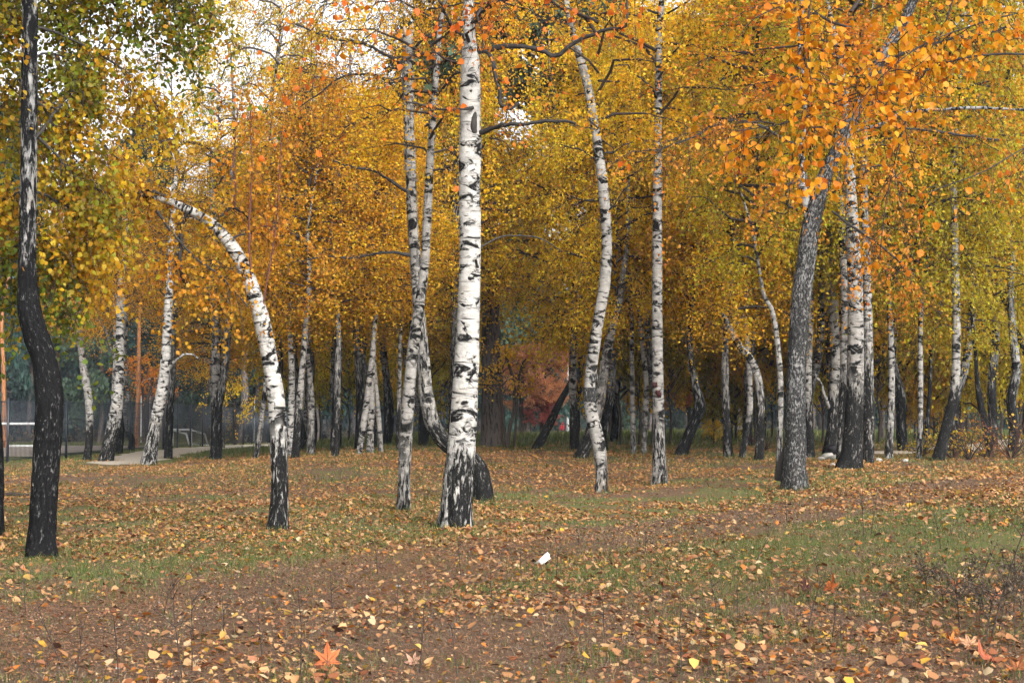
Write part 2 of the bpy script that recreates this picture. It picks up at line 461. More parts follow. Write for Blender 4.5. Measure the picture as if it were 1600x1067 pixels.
def ribbon(name, pl, wid, mat, lift, nseg=120, nac=9, rag=0.35):
    P, s = catmull([(x, y, 0) for x, y in pl], nseg)
    T = norm(np.gradient(P, axis=0)); Nn = np.stack([-T[:, 1], T[:, 0], np.zeros(nseg)], 1)
    u = np.linspace(-1, 1, nac)
    wl = wid * (1 + rag * (vnoise(s * 0.9, 1.5, 0) - 0.5) * 2 + 0.5 * rag * (vnoise(s * 3.1, 4.5, 0) - 0.5) * 2)
    wr = wid * (1 + rag * (vnoise(s * 0.9, 8.5, 0) - 0.5) * 2 + 0.5 * rag * (vnoise(s * 3.1, 12.5, 0) - 0.5) * 2)
    en = 0.15 + 0.85 * ss(0, 3.0, s); wl = wl * en; wr = wr * en
    W = np.where(u[None, :] < 0, wl[:, None], wr[:, None]) * u[None, :]
    X = P[:, None, :] + W[..., None] * Nn[:, None, :]
    edge = (np.abs(u) > 0.99)[None, :]
    X[..., 2] = gz(X[..., 0], X[..., 1]) + np.where(edge, -0.02, lift)
    V = X.reshape(-1, 3)
    i = (np.arange(nseg - 1)[:, None] * nac + np.arange(nac - 1)[None, :])
    o = link(name, mesh(name, V, [np.stack([i, i + nac, i + nac + 1, i + 1], -1).reshape(-1, 4)], mat, smooth=True))
    return tag(o, kind='structure')
ribbon('footpath', PATH_NEAR, 1.15, M['dirt'], 0.012, 200)
ribbon('footpath', PATH_LEFT, 0.95, M['dirt'], 0.012, 160)
ribbon('sandy_track', SAND_LEFT, 1.25, M['sand'], 0.02, 140)
ribbon('sandy_track', SAND_RIGHT, 1.05, M['sand'], 0.02, 160)

def sheet(name, x0, x1, y0, y1, mat, lift, nx=24, ny=24):
    X, Y = np.meshgrid(np.linspace(x0, x1, nx), np.linspace(y0, y1, ny))
    Z = gz(X, Y) + lift
    i = (np.arange(ny - 1)[:, None] * nx + np.arange(nx - 1)[None, :])
    o = link(name, mesh(name, np.stack([X, Y, Z], -1).reshape(-1, 3), [np.stack([i, i + 1, i + nx + 1, i + nx], -1).reshape(-1, 4)], mat, smooth=True))
    return tag(o, kind='structure')
sheet('sports_court', -46, -16.2, 52, 73, M['court'], 0.03, 40, 30)
sheet('road', -110, -20, 128, 131.5, M['court'], 0.06, 40, 4)

# ------------------------------------------------------------------ crowns
def hang_leaves(r, base, n, leaf, spread=0.08, flat=0.5):
    A = norm(r.normal(size=(n, 3)) * 0.75 + np.array([0, 0, -0.75]))
    S = r.normal(size=(n, 3))
    L = leaf * r.uniform(0.55, 1.25, n)
    return base + r.normal(size=(n, 3)) * spread, L, A, S

def colvar(r, n, clump, hue=0.22, val=0.25):
    """multiplicative leaf colour, part of it shared by a clump"""
    v = 1 + val * (0.55 * (clump - 0.5) * 2 + 0.6 * r.uniform(-1, 1, n))
    g = 1 + hue * (0.6 * (np.roll(clump, 7) - 0.5) * 2 + 0.7 * r.uniform(-1, 1, n))
    rr = np.ones(n) * (1 - 0.25 * np.clip(g - 1, 0, 1))
    c = np.stack([v * rr, v * g, v * np.clip(g, 0.6, 1.5)], 1)
    dead = r.random(n) < 0.04
    c[dead] *= np.array([0.6, 0.4, 0.6])
    return np.clip(c, 0.05, 2.0)

def limb_set(r, H, R, nl, shape):
    u = (np.arange(nl) + r.random(nl)) / nl
    az = np.arange(nl) * 2.39996 + r.normal(size=nl) * 0.4
    if shape == 'round': prof = np.sin(math.pi * (0.18 + 0.80 * u)) ** 0.7
    elif shape == 'pine': prof = np.clip(1.15 - u, 0.2, 1) ** 0.8
    else: prof = np.clip(0.45 + 1.5 * u, 0, 1) * np.clip(1.12 - u, 0.12, 1) ** 0.7 * 1.15
    ln = R * prof * r.uniform(0.65, 1.2, nl)
    t = np.linspace(0, 1, 7)[None, :, None]
    dh = np.stack([np.cos(az), np.sin(az), np.zeros(nl)], 1)[:, None, :]
    rise = (0.75 if shape != 'pine' else 0.2) * r.uniform(0.5, 1.3, nl)[:, None, None]
    droop = (0.75 if shape == 'birch' else 0.25) * r.uniform(0.5, 1.2, nl)[:, None, None]
    wob = np.cumsum(r.normal(size=(nl, 7, 3)) * 0.045, axis=1) * ln[:, None, None]; wob[:, 0] = 0
    P = dh * t * ln[:, None, None] + np.array([0, 0, 1.0]) * ln[:, None, None] * (rise * t - droop * t * t) + wob
    P[:, :, 2] += (u * H)[:, None]
    Rd = (0.010 + 0.016 * ln)[:, None] * (1 - 0.85 * np.linspace(0, 1, 7))[None, :]
    return P, Rd, ln

def twig_set(r, P, ln, ntw, lmin, lmax, gravity, Mp=5, t0=0.2):
    nl = len(P)
    li = np.repeat(np.arange(nl), ntw); n = len(li)
    tt = r.uniform(t0, 1.0, n) ** 0.8 * (P.shape[1] - 1)
    i0 = np.clip(tt.astype(int), 0, P.shape[1] - 2); f = (tt - i0)[:, None]
    st = P[li, i0] * (1 - f) + P[li, i0 + 1] * f
    dr = norm(P[li, i0 + 1] - P[li, i0])
    od = norm(r.normal(size=(n, 3)) * 0.7 + dr * 0.8)
    L = r.uniform(lmin, lmax, n)
    s = np.linspace(0, 1, Mp)[None, :, None]
    wob = np.cumsum(r.normal(size=(n, Mp, 3)) * 0.05, axis=1) * L[:, None, None]; wob[:, 0] = 0
    T = st[:, None, :] + od[:, None, :] * L[:, None, None] * s * 0.75 + np.array([0, 0, -1.0]) * gravity * L[:, None, None] * s ** 1.6 + wob
    Rd = (0.0035 + 0.0025 * L)[:, None] * (1 - 0.75 * np.linspace(0, 1, Mp))[None, :]
    return T, Rd

def on_twigs(r, T, n, s0=0.15):
    ti = r.integers(0, len(T), n); Mp = T.shape[1]
    s = r.uniform(s0, 1.0, n) * (Mp - 1); i0 = np.clip(s.astype(int), 0, Mp - 2); f = (s - i0)[:, None]
    return T[ti, i0] * (1 - f) + T[ti, i0 + 1] * f, ti

def crown(seed, H, R, nl, ntw, nleaf, leaf, shape='birch', grav=0.8, lmin=0.35, lmax=1.2, six=False, mat='leaf', hue=0.22, val=0.28, spread=0.08, thin=1.0, k2=3):
    r = np.random.default_rng(seed)
    P, Rl, ln = limb_set(r, H, R, nl, shape)
    T, Rt = twig_set(r, P, ln, ntw, lmin, lmax, grav)
    v1 = tubes(P, Rl * thin, 4); v2 = tubes(T, Rt * thin, k2)
    V, F = joinVF([v1, v2])
    wood = mesh('branchwork', V, F, M['twig'], smooth=True)
    base, ti = on_twigs(r, T, nleaf)
    B, L, A, S = hang_leaves(r, base, nleaf, leaf, spread)
    cl = r.random(len(T))[ti]
    fol = leaf_mesh('foliage', B, L, A, S, colvar(r, nleaf, cl, hue, val), M[mat], six, wid=0.42)
    return wood, fol

DENSE = [crown(100 + i, 9.5, 2.5, 44, 13, 16500, 0.088, 'birch', 0.75, 0.4, 1.6, val=0.38, hue=0.26, spread=0.15, thin=1.3) for i in range(5)]
THIN = [crown(200 + i, 8.0, 2.2, 26, 11, 7000, 0.07, 'birch', 0.6, 0.4, 1.4, True, spread=0.11, val=0.34) for i in range(3)]
BARE = [crown(250 + i, 8.0, 2.2, 30, 16, 3200, 0.066, 'birch', 0.25, 0.5, 1.6, False) for i in range(2)]
ROUND = [crown(300 + i, 5.0, 2.9, 44, 12, 26000, 0.10, 'round', 0.2, 0.4, 1.1, hue=0.15) for i in range(2)]
PINEC = [crown(400 + i, 9.0, 3.0, 40, 14, 16000, 0.30, 'pine', 0.05, 0.5, 1.1, mat='needle', hue=0.1, val=0.4, spread=0.16) for i in range(3)]
BUSH = [crown(500 + i, 1.8, 1.5, 22, 10, 5200, 0.085, 'round', 0.3, 0.3, 0.8, hue=0.2) for i in range(2)]
SPARSE = [crown(540 + i, 1.8, 1.5, 16, 9, 900, 0.11, 'round', 0.3, 0.3, 0.9, True, hue=0.2) for i in range(2)]
SETS = dict(V=SPARSE, D=DENSE, T=THIN, B=BARE, R=ROUND, P=PINEC, U=BUSH)

TINT = dict(gold=(0.64, 0.37, 0.012), yellow=(0.64, 0.42, 0.013), orange=(0.55, 0.185, 0.014), amber=(0.57, 0.285, 0.014),
            olive=(0.30, 0.24, 0.012), lime=(0.40, 0.305, 0.013), green=(0.11, 0.12, 0.014), oak=(0.56, 0.25, 0.11), rust=(0.52, 0.18, 0.05),
            crimson=(0.40, 0.09, 0.07), pine=(0.030, 0.052, 0.028), spruce=(0.018, 0.046, 0.034), brown=(0.22, 0.12, 0.05))

def put_crown(tree, kind, idx, loc, tint, sc_=(1, 1, 1), rot=0.0):
    wood, fol = SETS[kind][idx % len(SETS[kind])]
    for nm, me in (('branchwork', wood), ('foliage', fol)):
        o = link(nm, me, tree, loc); o.scale = sc_; o.rotation_euler = (0, 0, rot)
        tag(o, kind='stuff')
        if nm == 'foliage':
            c = TINT[tint] if isinstance(tint, str) else tint
            o.color = (*c, 1)

# ------------------------------------------------------------------ traced trees
def dfun(lo, hi, h1, h2):
    return lambda h: lo + (hi - lo) * (1 - ss(h1, h2, h))

NT = [0]
def tree(label, pts, dark=(0.12, 0.85, 0.7, 2.0), H=12.0, crowns=(), bark='birch', k=None, name='birch_tree', Y=None, stop=False, fiss=None, lean=None, flare=None, group=None, cat='tree', sink=0.12):
    """pts: (pixel x, pixel y, pixel width) up the trunk; the first stands on the ground unless Y is given"""
    NT[0] += 1; sd = NT[0] * 1.37
    r = np.random.default_rng(NT[0] + 5000)
    b = hit(pts[0][0], pts[0][1]) if Y is None else at(pts[0][0], pts[0][1], Y)
    Yb = b[1]
    ly = r.normal() * 0.02 if lean is None else lean
    P = []
    for (x, y, wd) in pts:
        q = at(x, y, Yb); dz = q[2] - b[2]
        q = at(x, y, Yb + ly * dz)
        P.append([*q, wd * (Yb + ly * dz) / FPX / 2])
    P = np.array(P)
    if not stop:
        d = P[-1, :3] - P[-2, :3]; d = d / np.linalg.norm(d)
        p = P[-1].copy(); nst = 5
        top = b[2] + H
        if top > p[2] + 0.3:
            step = (top - p[2]) / nst / 0.92
            for i in range(nst):
                d = d * 0.75 + np.array([r.normal() * 0.10, r.normal() * 0.10, 0.3]); d /= np.linalg.norm(d)
                q = p.copy(); q[:3] += d * step; q[3] = max(0.012, P[-1, 3] * (1 - (i + 1) / (nst + 0.2)))
                P = np.vstack([P, q]); p = q
    base = P[0, :3].copy()
    if Yb > 23.5: dark = (min(0.9, dark[0] + 0.10), dark[1], dark[2], dark[3] * 1.15)
    P = np.vstack([np.array([*(P[0, :3] - np.array([0, 0, sink])), P[0, 3] * 1.08]), P]) if sink else P
    near = Yb < 38
    kk = k or (56 if Yb < 24 else 28 if near else 14)
    n = 260 if Yb < 24 else 130 if near else 60
    Q, s = catmull(P, n)
    Q[:, 3] = np.maximum(Q[:, 3], 0.008)
    loc = Q[:, :3] - base
    me = trunk_mesh('trunk', loc, Q[:, 3], M[bark], dfun(*dark), kk, sd, 0.05, (0.10 if near else 0.05) if fiss is None else fiss, (0.27 if near else 0.16) if flare is None else flare)
    t = thing(name, base, label, cat, group)
    link('trunk', me, t)
    for c in crowns:
        kind, z0, tint = c[0], c[1], c[2]; sx = c[3] if len(c) > 3 else 1.0; sz = c[4] if len(c) > 4 else 1.0
        i = int(np.argmin(np.abs(loc[:, 2] - z0) + (np.arange(n) < n * 0.05) * 9)) if z0 < loc[:, 2].max() else n - 1
        put_crown(t, kind, int(r.integers(0, 9)), (loc[i, 0], loc[i, 1], z0), tint, (sx, sx, sz), r.uniform(0, 6.28))
    return t, base, loc, Q[:, 3]

def branch(t, base, pts, mat='limb', k=8, nm='branch', label=None, n=24):
    """pts: (px, py, width px, depth Y)"""
    P = np.array([[*at(x, y, Y), wd * Y / FPX / 2] for x, y, wd, Y in pts])
    Q, s = catmull(P, n)
    wg = np.cumsum(rng.normal(size=(n, 3)), axis=0); wg[0] = 0
    wg -= np.linspace(0, 1, n)[:, None] * wg[-1] * 0.6
    Q[:, :3] += wg * (0.35 * Q[:, 3:4].mean() if nm == 'branch' else 0.001)
    if nm == 'branch': Q[:, 3] *= 0.8 * (1 + 0.18 * rng.normal(size=n))
    loc = Q[:, :3] - base
    if mat.startswith('birch'):
        me = trunk_mesh(nm, loc, np.maximum(Q[:, 3], 0.004), M[mat], lambda h: (0.85 if nm == 'bark_band' else 0.25) + 0 * h, k, NT[0] * 1.1 + pts[0][0], 0.06, 0)
    else:
        V, F = tubes(loc[None], np.maximum(Q[:, 3], 0.003)[None], k); me = mesh(nm, V, F, M[mat], smooth=True)
    o = link(nm, me, t)
    if label: o['label'] = label
    return loc

def sprigs(t, lines, r, ntw, lmin, lmax, grav, nleaf, leaf, tint, spread=0.06, six=True, nl_parts=0, mat='leaf', twmat='twig', hue=0.2, val=0.25, t0=0.15, leafcols=None, thin=1.0):
    """twigs and leaves along given branch lines (local coordinates)"""
    P = np.array([catmull(np.asarray(l)[:, :3], 9)[0] for l in lines])
    T, Rt = twig_set(r, P, np.ones(len(P)), ntw, lmin, lmax, grav, 6, t0)
    T2, Rt2 = twig_set(r, T, np.ones(len(T)), 2, lmin * 0.3, lmax * 0.4, grav, 4, 0.3)
    V, F = joinVF([tubes(T, Rt * thin, 4), tubes(T2, Rt2 * thin, 3)])
    o = link('branchwork', mesh('branchwork', V, F, M[twmat], smooth=True), t); tag(o, kind='stuff')
    b1, i1 = on_twigs(r, T, nleaf // 2, 0.25); b2, i2 = on_twigs(r, T2, nleaf - nleaf // 2, 0.2)
    base = np.vstack([b1, b2]); n = len(base)
    B, L, A, S = hang_leaves(r, base, n, leaf, spread)
    cl = np.concatenate([r.random(len(T))[i1], r.random(len(T2))[i2]])
    c = colvar(r, n, cl, hue, val) * np.array(tint)
    return B, L, A, S, c

def finish_foliage(t, parts, mat='leaf', nparts=0, base=None, zone=None):
    B, L, A, S, c = [np.concatenate(x) for x in zip(*parts)]
    if nparts:
        wpos = B + np.array(base)
        u = 800 + wpos[:, 0] / wpos[:, 1] * FPX
        v = HOR - (wpos[:, 2] - CAMH) / wpos[:, 1] * FPX
        key = np.where((u > 0) & (u < 1600) & (v > 0) & (v < 900), L / wpos[:, 1], 0)
        sel = np.argsort(-key)[:nparts]
        sel = sel[key[sel] > 0]
        # eight leaf shapes in twelve shades, shared by the single leaves
        lib = {}
        for i in sel:
            ci = c[i]; kx = (int(ci[0] * 10), int(ci[1] * 14), int(rng.integers(0, 3)))
            if kx not in lib:
                z = np.zeros((1, 3))
                lib[kx] = leaf_mesh('leaf', z, np.ones(1), np.array([[1.0, 0, 0]]), np.array([[0, 1.0, 0]]), ci[None], M[mat], True, [0.10, 0.18, -0.12][kx[2]], [0.42, 0.46, 0.38][kx[2]])
            a = norm(A[i]); s_ = norm(S[i] - a * np.dot(S[i], a)); n_ = np.cross(a, s_)
            o = link('leaf', lib[kx], t)
            m = Matrix(((a[0], s_[0], n_[0], B[i][0]), (a[1], s_[1], n_[1], B[i][1]), (a[2], s_[2], n_[2], B[i][2]), (0, 0, 0, 1)))
            o.matrix_local = m @ Matrix.Scale(float(L[i]), 4)
        keep = np.ones(len(B), bool); keep[sel] = False
        B, L, A, S, c = B[keep], L[keep], A[keep], S[keep], c[keep]
    o = link('foliage', leaf_mesh('foliage', B, L, A, S, c, M[mat], True, rng.normal(size=len(B)) * 0.16), t)
    tag(o, kind='stuff')

#TREES
# ---- the bright birch in the middle
r_ = np.random.default_rng(11)
t1, b1, l1, _ = tree('thick bright white birch in the middle with black marks and bare side branches',
    [(711,825,55),(715,770,51),(721,700,46),(727,610,41),(732,500,36),(734,400,34),(734,300,34),(735,215,35),(735,170,33),(735,110,30),(735,82,27),(734,60,20),(733,0,17)],
    (0.05, 0.80, 0.75, 1.9), 12.5, [('B', 6.2, 'orange', 1.0, 0.8)], 'birch_w', 96, lean=0.0, fiss=0.10)
Y1 = b1[1]; T1B = []
for pl in ([(744,208,11,Y1),(770,200,9,Y1-.2),(800,190,8,Y1-.4),(850,188,7,Y1-.6),(905,188,5,Y1-.8)],
           [(742,80,12,Y1),(790,68,11,Y1-.2),(840,72,10,Y1-.4),(878,82,10,Y1-.5),(905,62,9,Y1-.6),(950,46,7,Y1-.8),(985,36,6,Y1-1),(984,-20,5,Y1-1)],
           [(745,75,9,Y1),(770,95,8,Y1-.3),(783,140,8,Y1-.4),(783,158,8,Y1-.4),(800,166,7,Y1-.4),(812,158,5,Y1-.4)],
           [(740,168,6,Y1-.2),(700,172,5,Y1-.3),(660,165,5,Y1-.3),(632,160,4,Y1-.3)],
           [(726,60,8,Y1),(705,35,7,Y1-.2),(690,10,6,Y1-.4),(675,-30,5,Y1-.5)],
           [(745,20,8,Y1),(775,5,8,Y1-.3),(810,-5,7,Y1-.5),(850,-8,6,Y1-.7)],
           [(745,390,3.5,Y1+.1),(790,370,3,Y1+.3),(840,372,2.5,Y1+.5),(880,395,2,Y1+.6)]):
    T1B.append(branch(t1, b1, pl, 'limb'))
finish_foliage(t1, [sprigs(t1, T1B[:6], r_, 10, 0.2, 0.8, 0.2, 160, 0.06, (0.56, 0.17, 0.014), 0.05)], 'leaf')
rk = branch(t1, b1, [(741,208,9,Y1-.11),(740,198,11,Y1-.12),(741,182,9,Y1-.11),(742,172,5,Y1-.1)], 'limb', 12, 'knot', 'dark hollow knot')

# ---- left dark birch with its yellow green crown
t2, b2, l2, _ = tree('nearly black birch trunk at the left with a bulge and yellow green crown',
    [(64,872,52),(66,830,47),(69,770,45),(74,700,46),(77,630,48),(70,570,44),(55,520,42),(46,485,40),(43,430,31),(44,340,28),(45,240,28),(46,140,27),(46,60,26),(45,0,25)],
    (0.80, 1.08, 2.6, 3.6), 11.5, [('T', 6.0, 'olive', 1.0, 0.7)], 'birch_g', 80, lean=0.0, fiss=0.10)
Y2 = b2[1]
T2B = []
for pl in ([(56,215,8,Y2),(80,185,7,Y2+.3),(110,150,6,Y2+.6),(150,90,4,Y2+.9),(175,60,3,Y2+1)],
           [(55,160,7,Y2),(80,185,6,Y2+.3),(100,220,5,Y2+.5),(117,262,4,Y2+.6)],
           [(56,215,7,Y2),(90,245,6,Y2+.2),(125,285,4,Y2+.4),(160,300,3,Y2+.5)],
           [(44,60,8,Y2),(20,25,6,Y2+.4),(-10,0,5,Y2+.7)],
           [(40,120,7,Y2),(15,130,5,Y2+.5),(-20,170,4,Y2+.8)],
           [(50,300,7,Y2),(90,320,6,Y2+.4),(135,345,5,Y2+.7),(168,390,4,Y2+.9)],
           [(40,300,6,Y2),(10,310,4,Y2+.7),(-20,330,3,Y2+1)],
           [(46,-60,9,Y2),(110,-70,8,Y2+.5),(190,-60,7,Y2+1),(260,-40,5,Y2+1.4),(320,10,4,Y2+1.7)],
           [(46,-120,9,Y2),(140,-140,7,Y2+.6),(230,-100,6,Y2+1.1),(300,-40,4,Y2+1.5)],
           [(46,-20,8,Y2),(90,-40,7,Y2+.9),(150,-20,5,Y2+1.7),(200,30,4,Y2+2.2)],
           [(44,360,5,Y2),(70,375,4,Y2+.5),(95,400,3,Y2+.8)],
           [(44,380,5,Y2),(20,385,4,Y2+.5),(-10,400,3,Y2+.8)],
           [(46,40,6,Y2),(110,60,5,Y2+.5),(190,110,4,Y2+.9),(250,170,3,Y2+1)],
           [(46,150,6,Y2),(100,180,5,Y2+.5),(150,215,4,Y2+.8),(185,250,3,Y2+.9)]):
    T2B.append(branch(t2, b2, pl, 'limb'))
T2C = [branch(t2, b2, pl, 'limb') for pl in ([(46,95,5,Y2+.05),(75,85,4,Y2+.3),(105,95,3,Y2+.6),(125,130,2,Y2+.8)], [(46,-40,6,Y2+.05),(75,0,5,Y2+.4),(95,45,3,Y2+.7),(105,90,2,Y2+.9)], [(46,-60,6,Y2),(20,-20,5,Y2+.3),(5,30,3,Y2+.5)], [(46,-100,6,Y2),(150,-120,6,Y2+.9),(250,-70,5,Y2+1.6),(340,0,3,Y2+2.0)])]
fol = []
fol.append(sprigs(t2, T2B, r_, 13, 0.3, 0.95, 0.75, 7200, 0.066, (0.36, 0.235, 0.012), 0.09, hue=0.32, val=0.3))
fol.append(sprigs(t2, T2B[7:10] + T2B[10:12], r_, 14, 0.4, 1.0, 0.9, 3600, 0.066, (0.12, 0.145, 0.012), 0.08, hue=0.25, val=0.3))
fol.append(sprigs(t2, T2B[5:7] + T2B[12:14], r_, 12, 0.3, 0.8, 0.8, 2600, 0.066, (0.50, 0.29, 0.012), 0.09, hue=0.2, val=0.25))
fol.append(sprigs(t2, T2B[:5] + T2B[7:10], r_, 15, 0.3, 0.9, 0.6, 3800, 0.066, (0.20, 0.17, 0.012), 0.09, hue=0.3, val=0.3))
fol.append(sprigs(t2, T2C, r_, 16, 0.25, 0.8, 0.7, 3000, 0.064, (0.17, 0.16, 0.012), 0.08, hue=0.3, val=0.3))
finish_foliage(t2, fol, 'leaf', 300, b2)

tree('black trunk cut by the left edge of the picture', [(-10,838,34),(-9,780,32),(-8,720,30),(-11,665,28),(-18,600,26),(-26,500,24),(-34,400,22)],
     (0.5, 1.08, 2.2, 3.2), 10, [('T', 4.5, 'olive', 1.0, 0.7)], 'birch_g', lean=0.0)

# ---- arching birch
t3, b3, l3, _ = tree('white birch arching over to the left with its top bent nearly level',
    [(434,828,34),(436,790,31),(437,740,29),(435,680,28),(431,620,27),(421,560,26),(406,490,25),(386,430,24),(364,388,21),(336,355,18),(308,335,15),(284,323,13),(255,312,10),(222,306,7),(192,303,4),(160,306,2)],
    (0.20, 0.85, 0.8, 2.2), 4.2, [], 'birch_w', 64, lean=0.0, stop=True)
Y3 = b3[1]
T3B = [branch(t3, b3, p, m_) for p, m_ in (
    ([(295,328,9,Y3),(287,350,8,Y3),(284,390,8,Y3-.1),(282,420,8,Y3-.1),(283,440,7,Y3-.1),(300,450,5,Y3-.2),(325,448,3,Y3-.3)], 'limb'),
    ([(282,418,6,Y3-.1),(268,404,5,Y3-.2),(256,398,4,Y3-.2)], 'limb'),
    ([(245,330,8,Y3),(262,360,6,Y3-.1),(300,400,5,Y3-.2),(350,440,4,Y3-.3),(390,480,3,Y3-.4)], 'limb'),
    ([(262,308,7,Y3),(230,300,6,Y3-.1),(195,300,5,Y3-.2),(160,298,3,Y3-.3)], 'limb'),
    ([(361,380,5,Y3),(370,370,4,Y3),(400,366,4,Y3+.2),(440,362,4,Y3+.4),(480,375,3,Y3+.5)], 'limb'),
    ([(345,338,5,Y3),(366,326,5,Y3+.1),(385,335,4,Y3+.2),(405,350,3,Y3+.3)], 'limb'),
    ([(396,460,5,Y3-.05),(392,420,4.5,Y3-.1),(389,360,4,Y3-.15),(393,300,3.5,Y3-.2),(395,240,3,Y3-.25),(392,160,2,Y3-.3)], 'twig_red'),
    ([(412,475,4,Y3-.05),(420,420,3.5,Y3-.1),(428,350,3,Y3-.15),(434,280,2.5,Y3-.2),(440,200,2,Y3-.25)], 'twig_red'),
    ([(366,325,5,Y3),(368,290,4,Y3-.1),(367,240,3,Y3-.15),(372,170,2,Y3-.2)], 'twig_red'))]
fol = [sprigs(t3, [l3[170:], l3[200:]], r_, 26, 0.25, 0.9, 0.35, 1000, 0.06, (0.48, 0.26, 0.014), 0.08),
       sprigs(t3, T3B[:6] + [l3[150:]], r_, 14, 0.3, 0.9, 0.5, 2600, 0.06, (0.50, 0.235, 0.014), 0.08),
       sprigs(t3, T3B[6:], r_, 16, 0.3, 0.8, -0.3, 700, 0.06, (0.52, 0.22, 0.014), 0.06, twmat='twig_red')]
finish_foliage(t3, fol, 'leaf')

# ---- the crossing pair left of the middle
t4, b4, l4, _ = tree('slender birch leaning right, crossing another trunk left of the bright birch',
    [(631,798,21),(632,740,20),(634,680,22),(640,600,20),(646,540,18),(655,480,17),(663,420,15),(667,350,14),(671,270,13),(676,190,12),(682,110,10),(688,40,8)],
    (0.28, 0.75, 0.6, 1.6), 9.5, [('T', 5.2, 'gold', 0.8, 0.6)], 'birch', 40, lean=-0.02)
t5, b5, l5, _ = tree('sharply bent birch behind the bright trunk with a snapped off top',
    [(754,783,32),(752,755,34),(743,728,34),(722,708,31),(700,694,28),(683,676,26),(672,650,25),(664,600,23),(660,550,21),(655,490,19),(650,420,18),(645,350,18),(641,250,18),(638,170,18),(637,100,19),(637,56,17)],
    (0.42, 1.0, 1.2, 1.9), 8, [], 'birch', 40, lean=0.0, stop=True)
Y5 = b5[1]
T5B = [branch(t5, b5, p) for p in (
    [(632,100,9,Y5),(600,85,7,Y5-.2),(560,70,6,Y5-.4),(510,55,5,Y5-.7),(460,38,4,Y5-1)],
    [(636,160,7,Y5),(610,130,6,Y5-.3),(580,118,5,Y5-.4),(540,120,4,Y5-.5),(500,150,3,Y5-.6),(470,170,2,Y5-.7)],
    [(640,300,7,Y5),(610,285,6,Y5-.2),(580,265,5,Y5-.3),(555,262,4,Y5-.4),(520,250,3,Y5-.6)],
    [(645,400,7,Y5),(620,394,6,Y5-.2),(590,396,5,Y5-.3),(550,404,4,Y5-.5),(510,402,3,Y5-.6),(468,410,3,Y5-.7)],
    [(632,170,6,Y5),(610,175,5,Y5+.2),(580,185,4,Y5+.3),(540,200,3,Y5+.5)],
    [(644,80,6,Y5),(665,60,5,Y5-.2),(690,50,4,Y5-.3),(720,30,3,Y5-.4)])]
branch(t5, b5, [(637,62,9,Y5),(633,50,7,Y5),(631,40,3,Y5)], 'deadwood', 8, 'splinter'); branch(t5, b5, [(642,62,7,Y5-.03),(644,48,5,Y5-.03),(645,36,2,Y5-.03)], 'deadwood', 8, 'splinter')
finish_foliage(t5, [sprigs(t5, T5B, r_, 16, 0.4, 1.2, 0.15, 900, 0.055, (0.52, 0.22, 0.014), 0.06)], 'leaf')

tree('thin dark birch standing close behind the bright birch in the middle', [(706,700,14),(708,640,13),(711,560,13),(711,460,14),(711,400,14),(712,300,12),(713,200,10)],
     (0.55, 0.9, 1.5, 3.5), 11, [('D', 4.6, 'yellow', 0.9, 0.8)], 'birch_g')

# ---- right of the middle
t7, b7, l7, _ = tree('wavy birch bending right then left with two dark bands', [(939,768,21),(940,735,20),(935,692,21),(925,650,21),(921,612,18),(926,560,18),(935,500,18),(945,440,18),(948,375,17),(943,300,16),(932,215,15),(917,130,14),(900,70,12),(886,10,10)],
     (0.10, 0.72, 0.3, 0.9), 13, [('T', 6.2, 'gold', 0.9, 0.8)], 'birch', 40, lean=0.0)
Y7 = b7[1]
for (xa, ya, xb, yb, wd) in ((925,584,924,595,20), (921,605,921,627,20)):
    branch(t7, b7, [(xa,ya,wd,Y7),((xa+xb)/2,(ya+yb)/2,wd+.4,Y7),(xb,yb,wd,Y7)], 'birch_s', 18, 'bark_band', 'dark band of rough bark', 8)
for pl in ([(948,330,4,Y7),(962,320,3,Y7-.2),(975,300,2.5,Y7-.3),(985,290,2,Y7-.4)], [(935,240,3,Y7),(960,235,3,Y7-.2),(990,222,2,Y7-.3)]):
    branch(t7, b7, pl)
t8, b8, l8, _ = tree('upright birch with two dark red scars on its trunk', [(1031,758,27),(1030,720,23),(1029,660,20),(1028,600,18),(1027,520,17),(1027,430,16),(1027,330,15),(1028,230,13),(1029,130,11),(1031,30,10)],
     (0.14, 0.72, 0.9, 2.0), 13.5, [('T', 6.0, 'gold', 1.0, 0.8)], 'birch', 40, lean=0.0)
Y8 = b8[1]
for px, py, hh in ((1023.5, 601, 8), (1028, 613, 7), (1030, 617, 6)):
    p0 = at(px, py, Y8 - 0.118 if px > 1025 else Y8 - 0.095) - b8
    v, f = boxVF(p0, (0.10 if hh > 7 else 0.085, 0.03, hh * Y8 / FPX))
    v = v + rng.normal(size=v.shape) * 0.006
    link('bark_scar', mesh('bark_scar', v, f, M['scar']), t8)
tree('dark birch stem leaning right behind the wavy birch', [(907,716,22),(918,690,20),(930,655,19),(938,615,17),(945,570,16),(954,525,14),(963,490,13),(970,460,11),(978,400,9)],
     (0.45, 0.95, 0.7, 1.4), 9, [('D', 3.6, 'yellow', 0.8, 0.7)])
tree('short dark dead trunk leaning far right beside the red clad walker', [(837,702,15),(850,679,14),(862,655,13),(875,628,11),(888,604,9),(896,588,7)], (0.75, 0.95, 0.6, 3), 3, [], 'birch', stop=True, name='leaning_trunk')
tree('straight dark based birch just right of the white pole', [(898,703,17),(897,660,14),(895,610,13),(895,560,12),(897,510,11),(897,440,10),(898,350,8)], (0.30, 0.95, 1.0, 2.0), 12, [('D', 3.4, 'yellow', 1.0, 0.95)])
tree('thin pale birch, left one of two behind the scarred birch', [(990,710,9),(989,660,8),(988,610,7.5),(987,540,7),(985,480,7)], (0.2, 0.6, 0.4, 1.2), 11, [('D', 3.6, 'gold', 0.9, 0.8)])
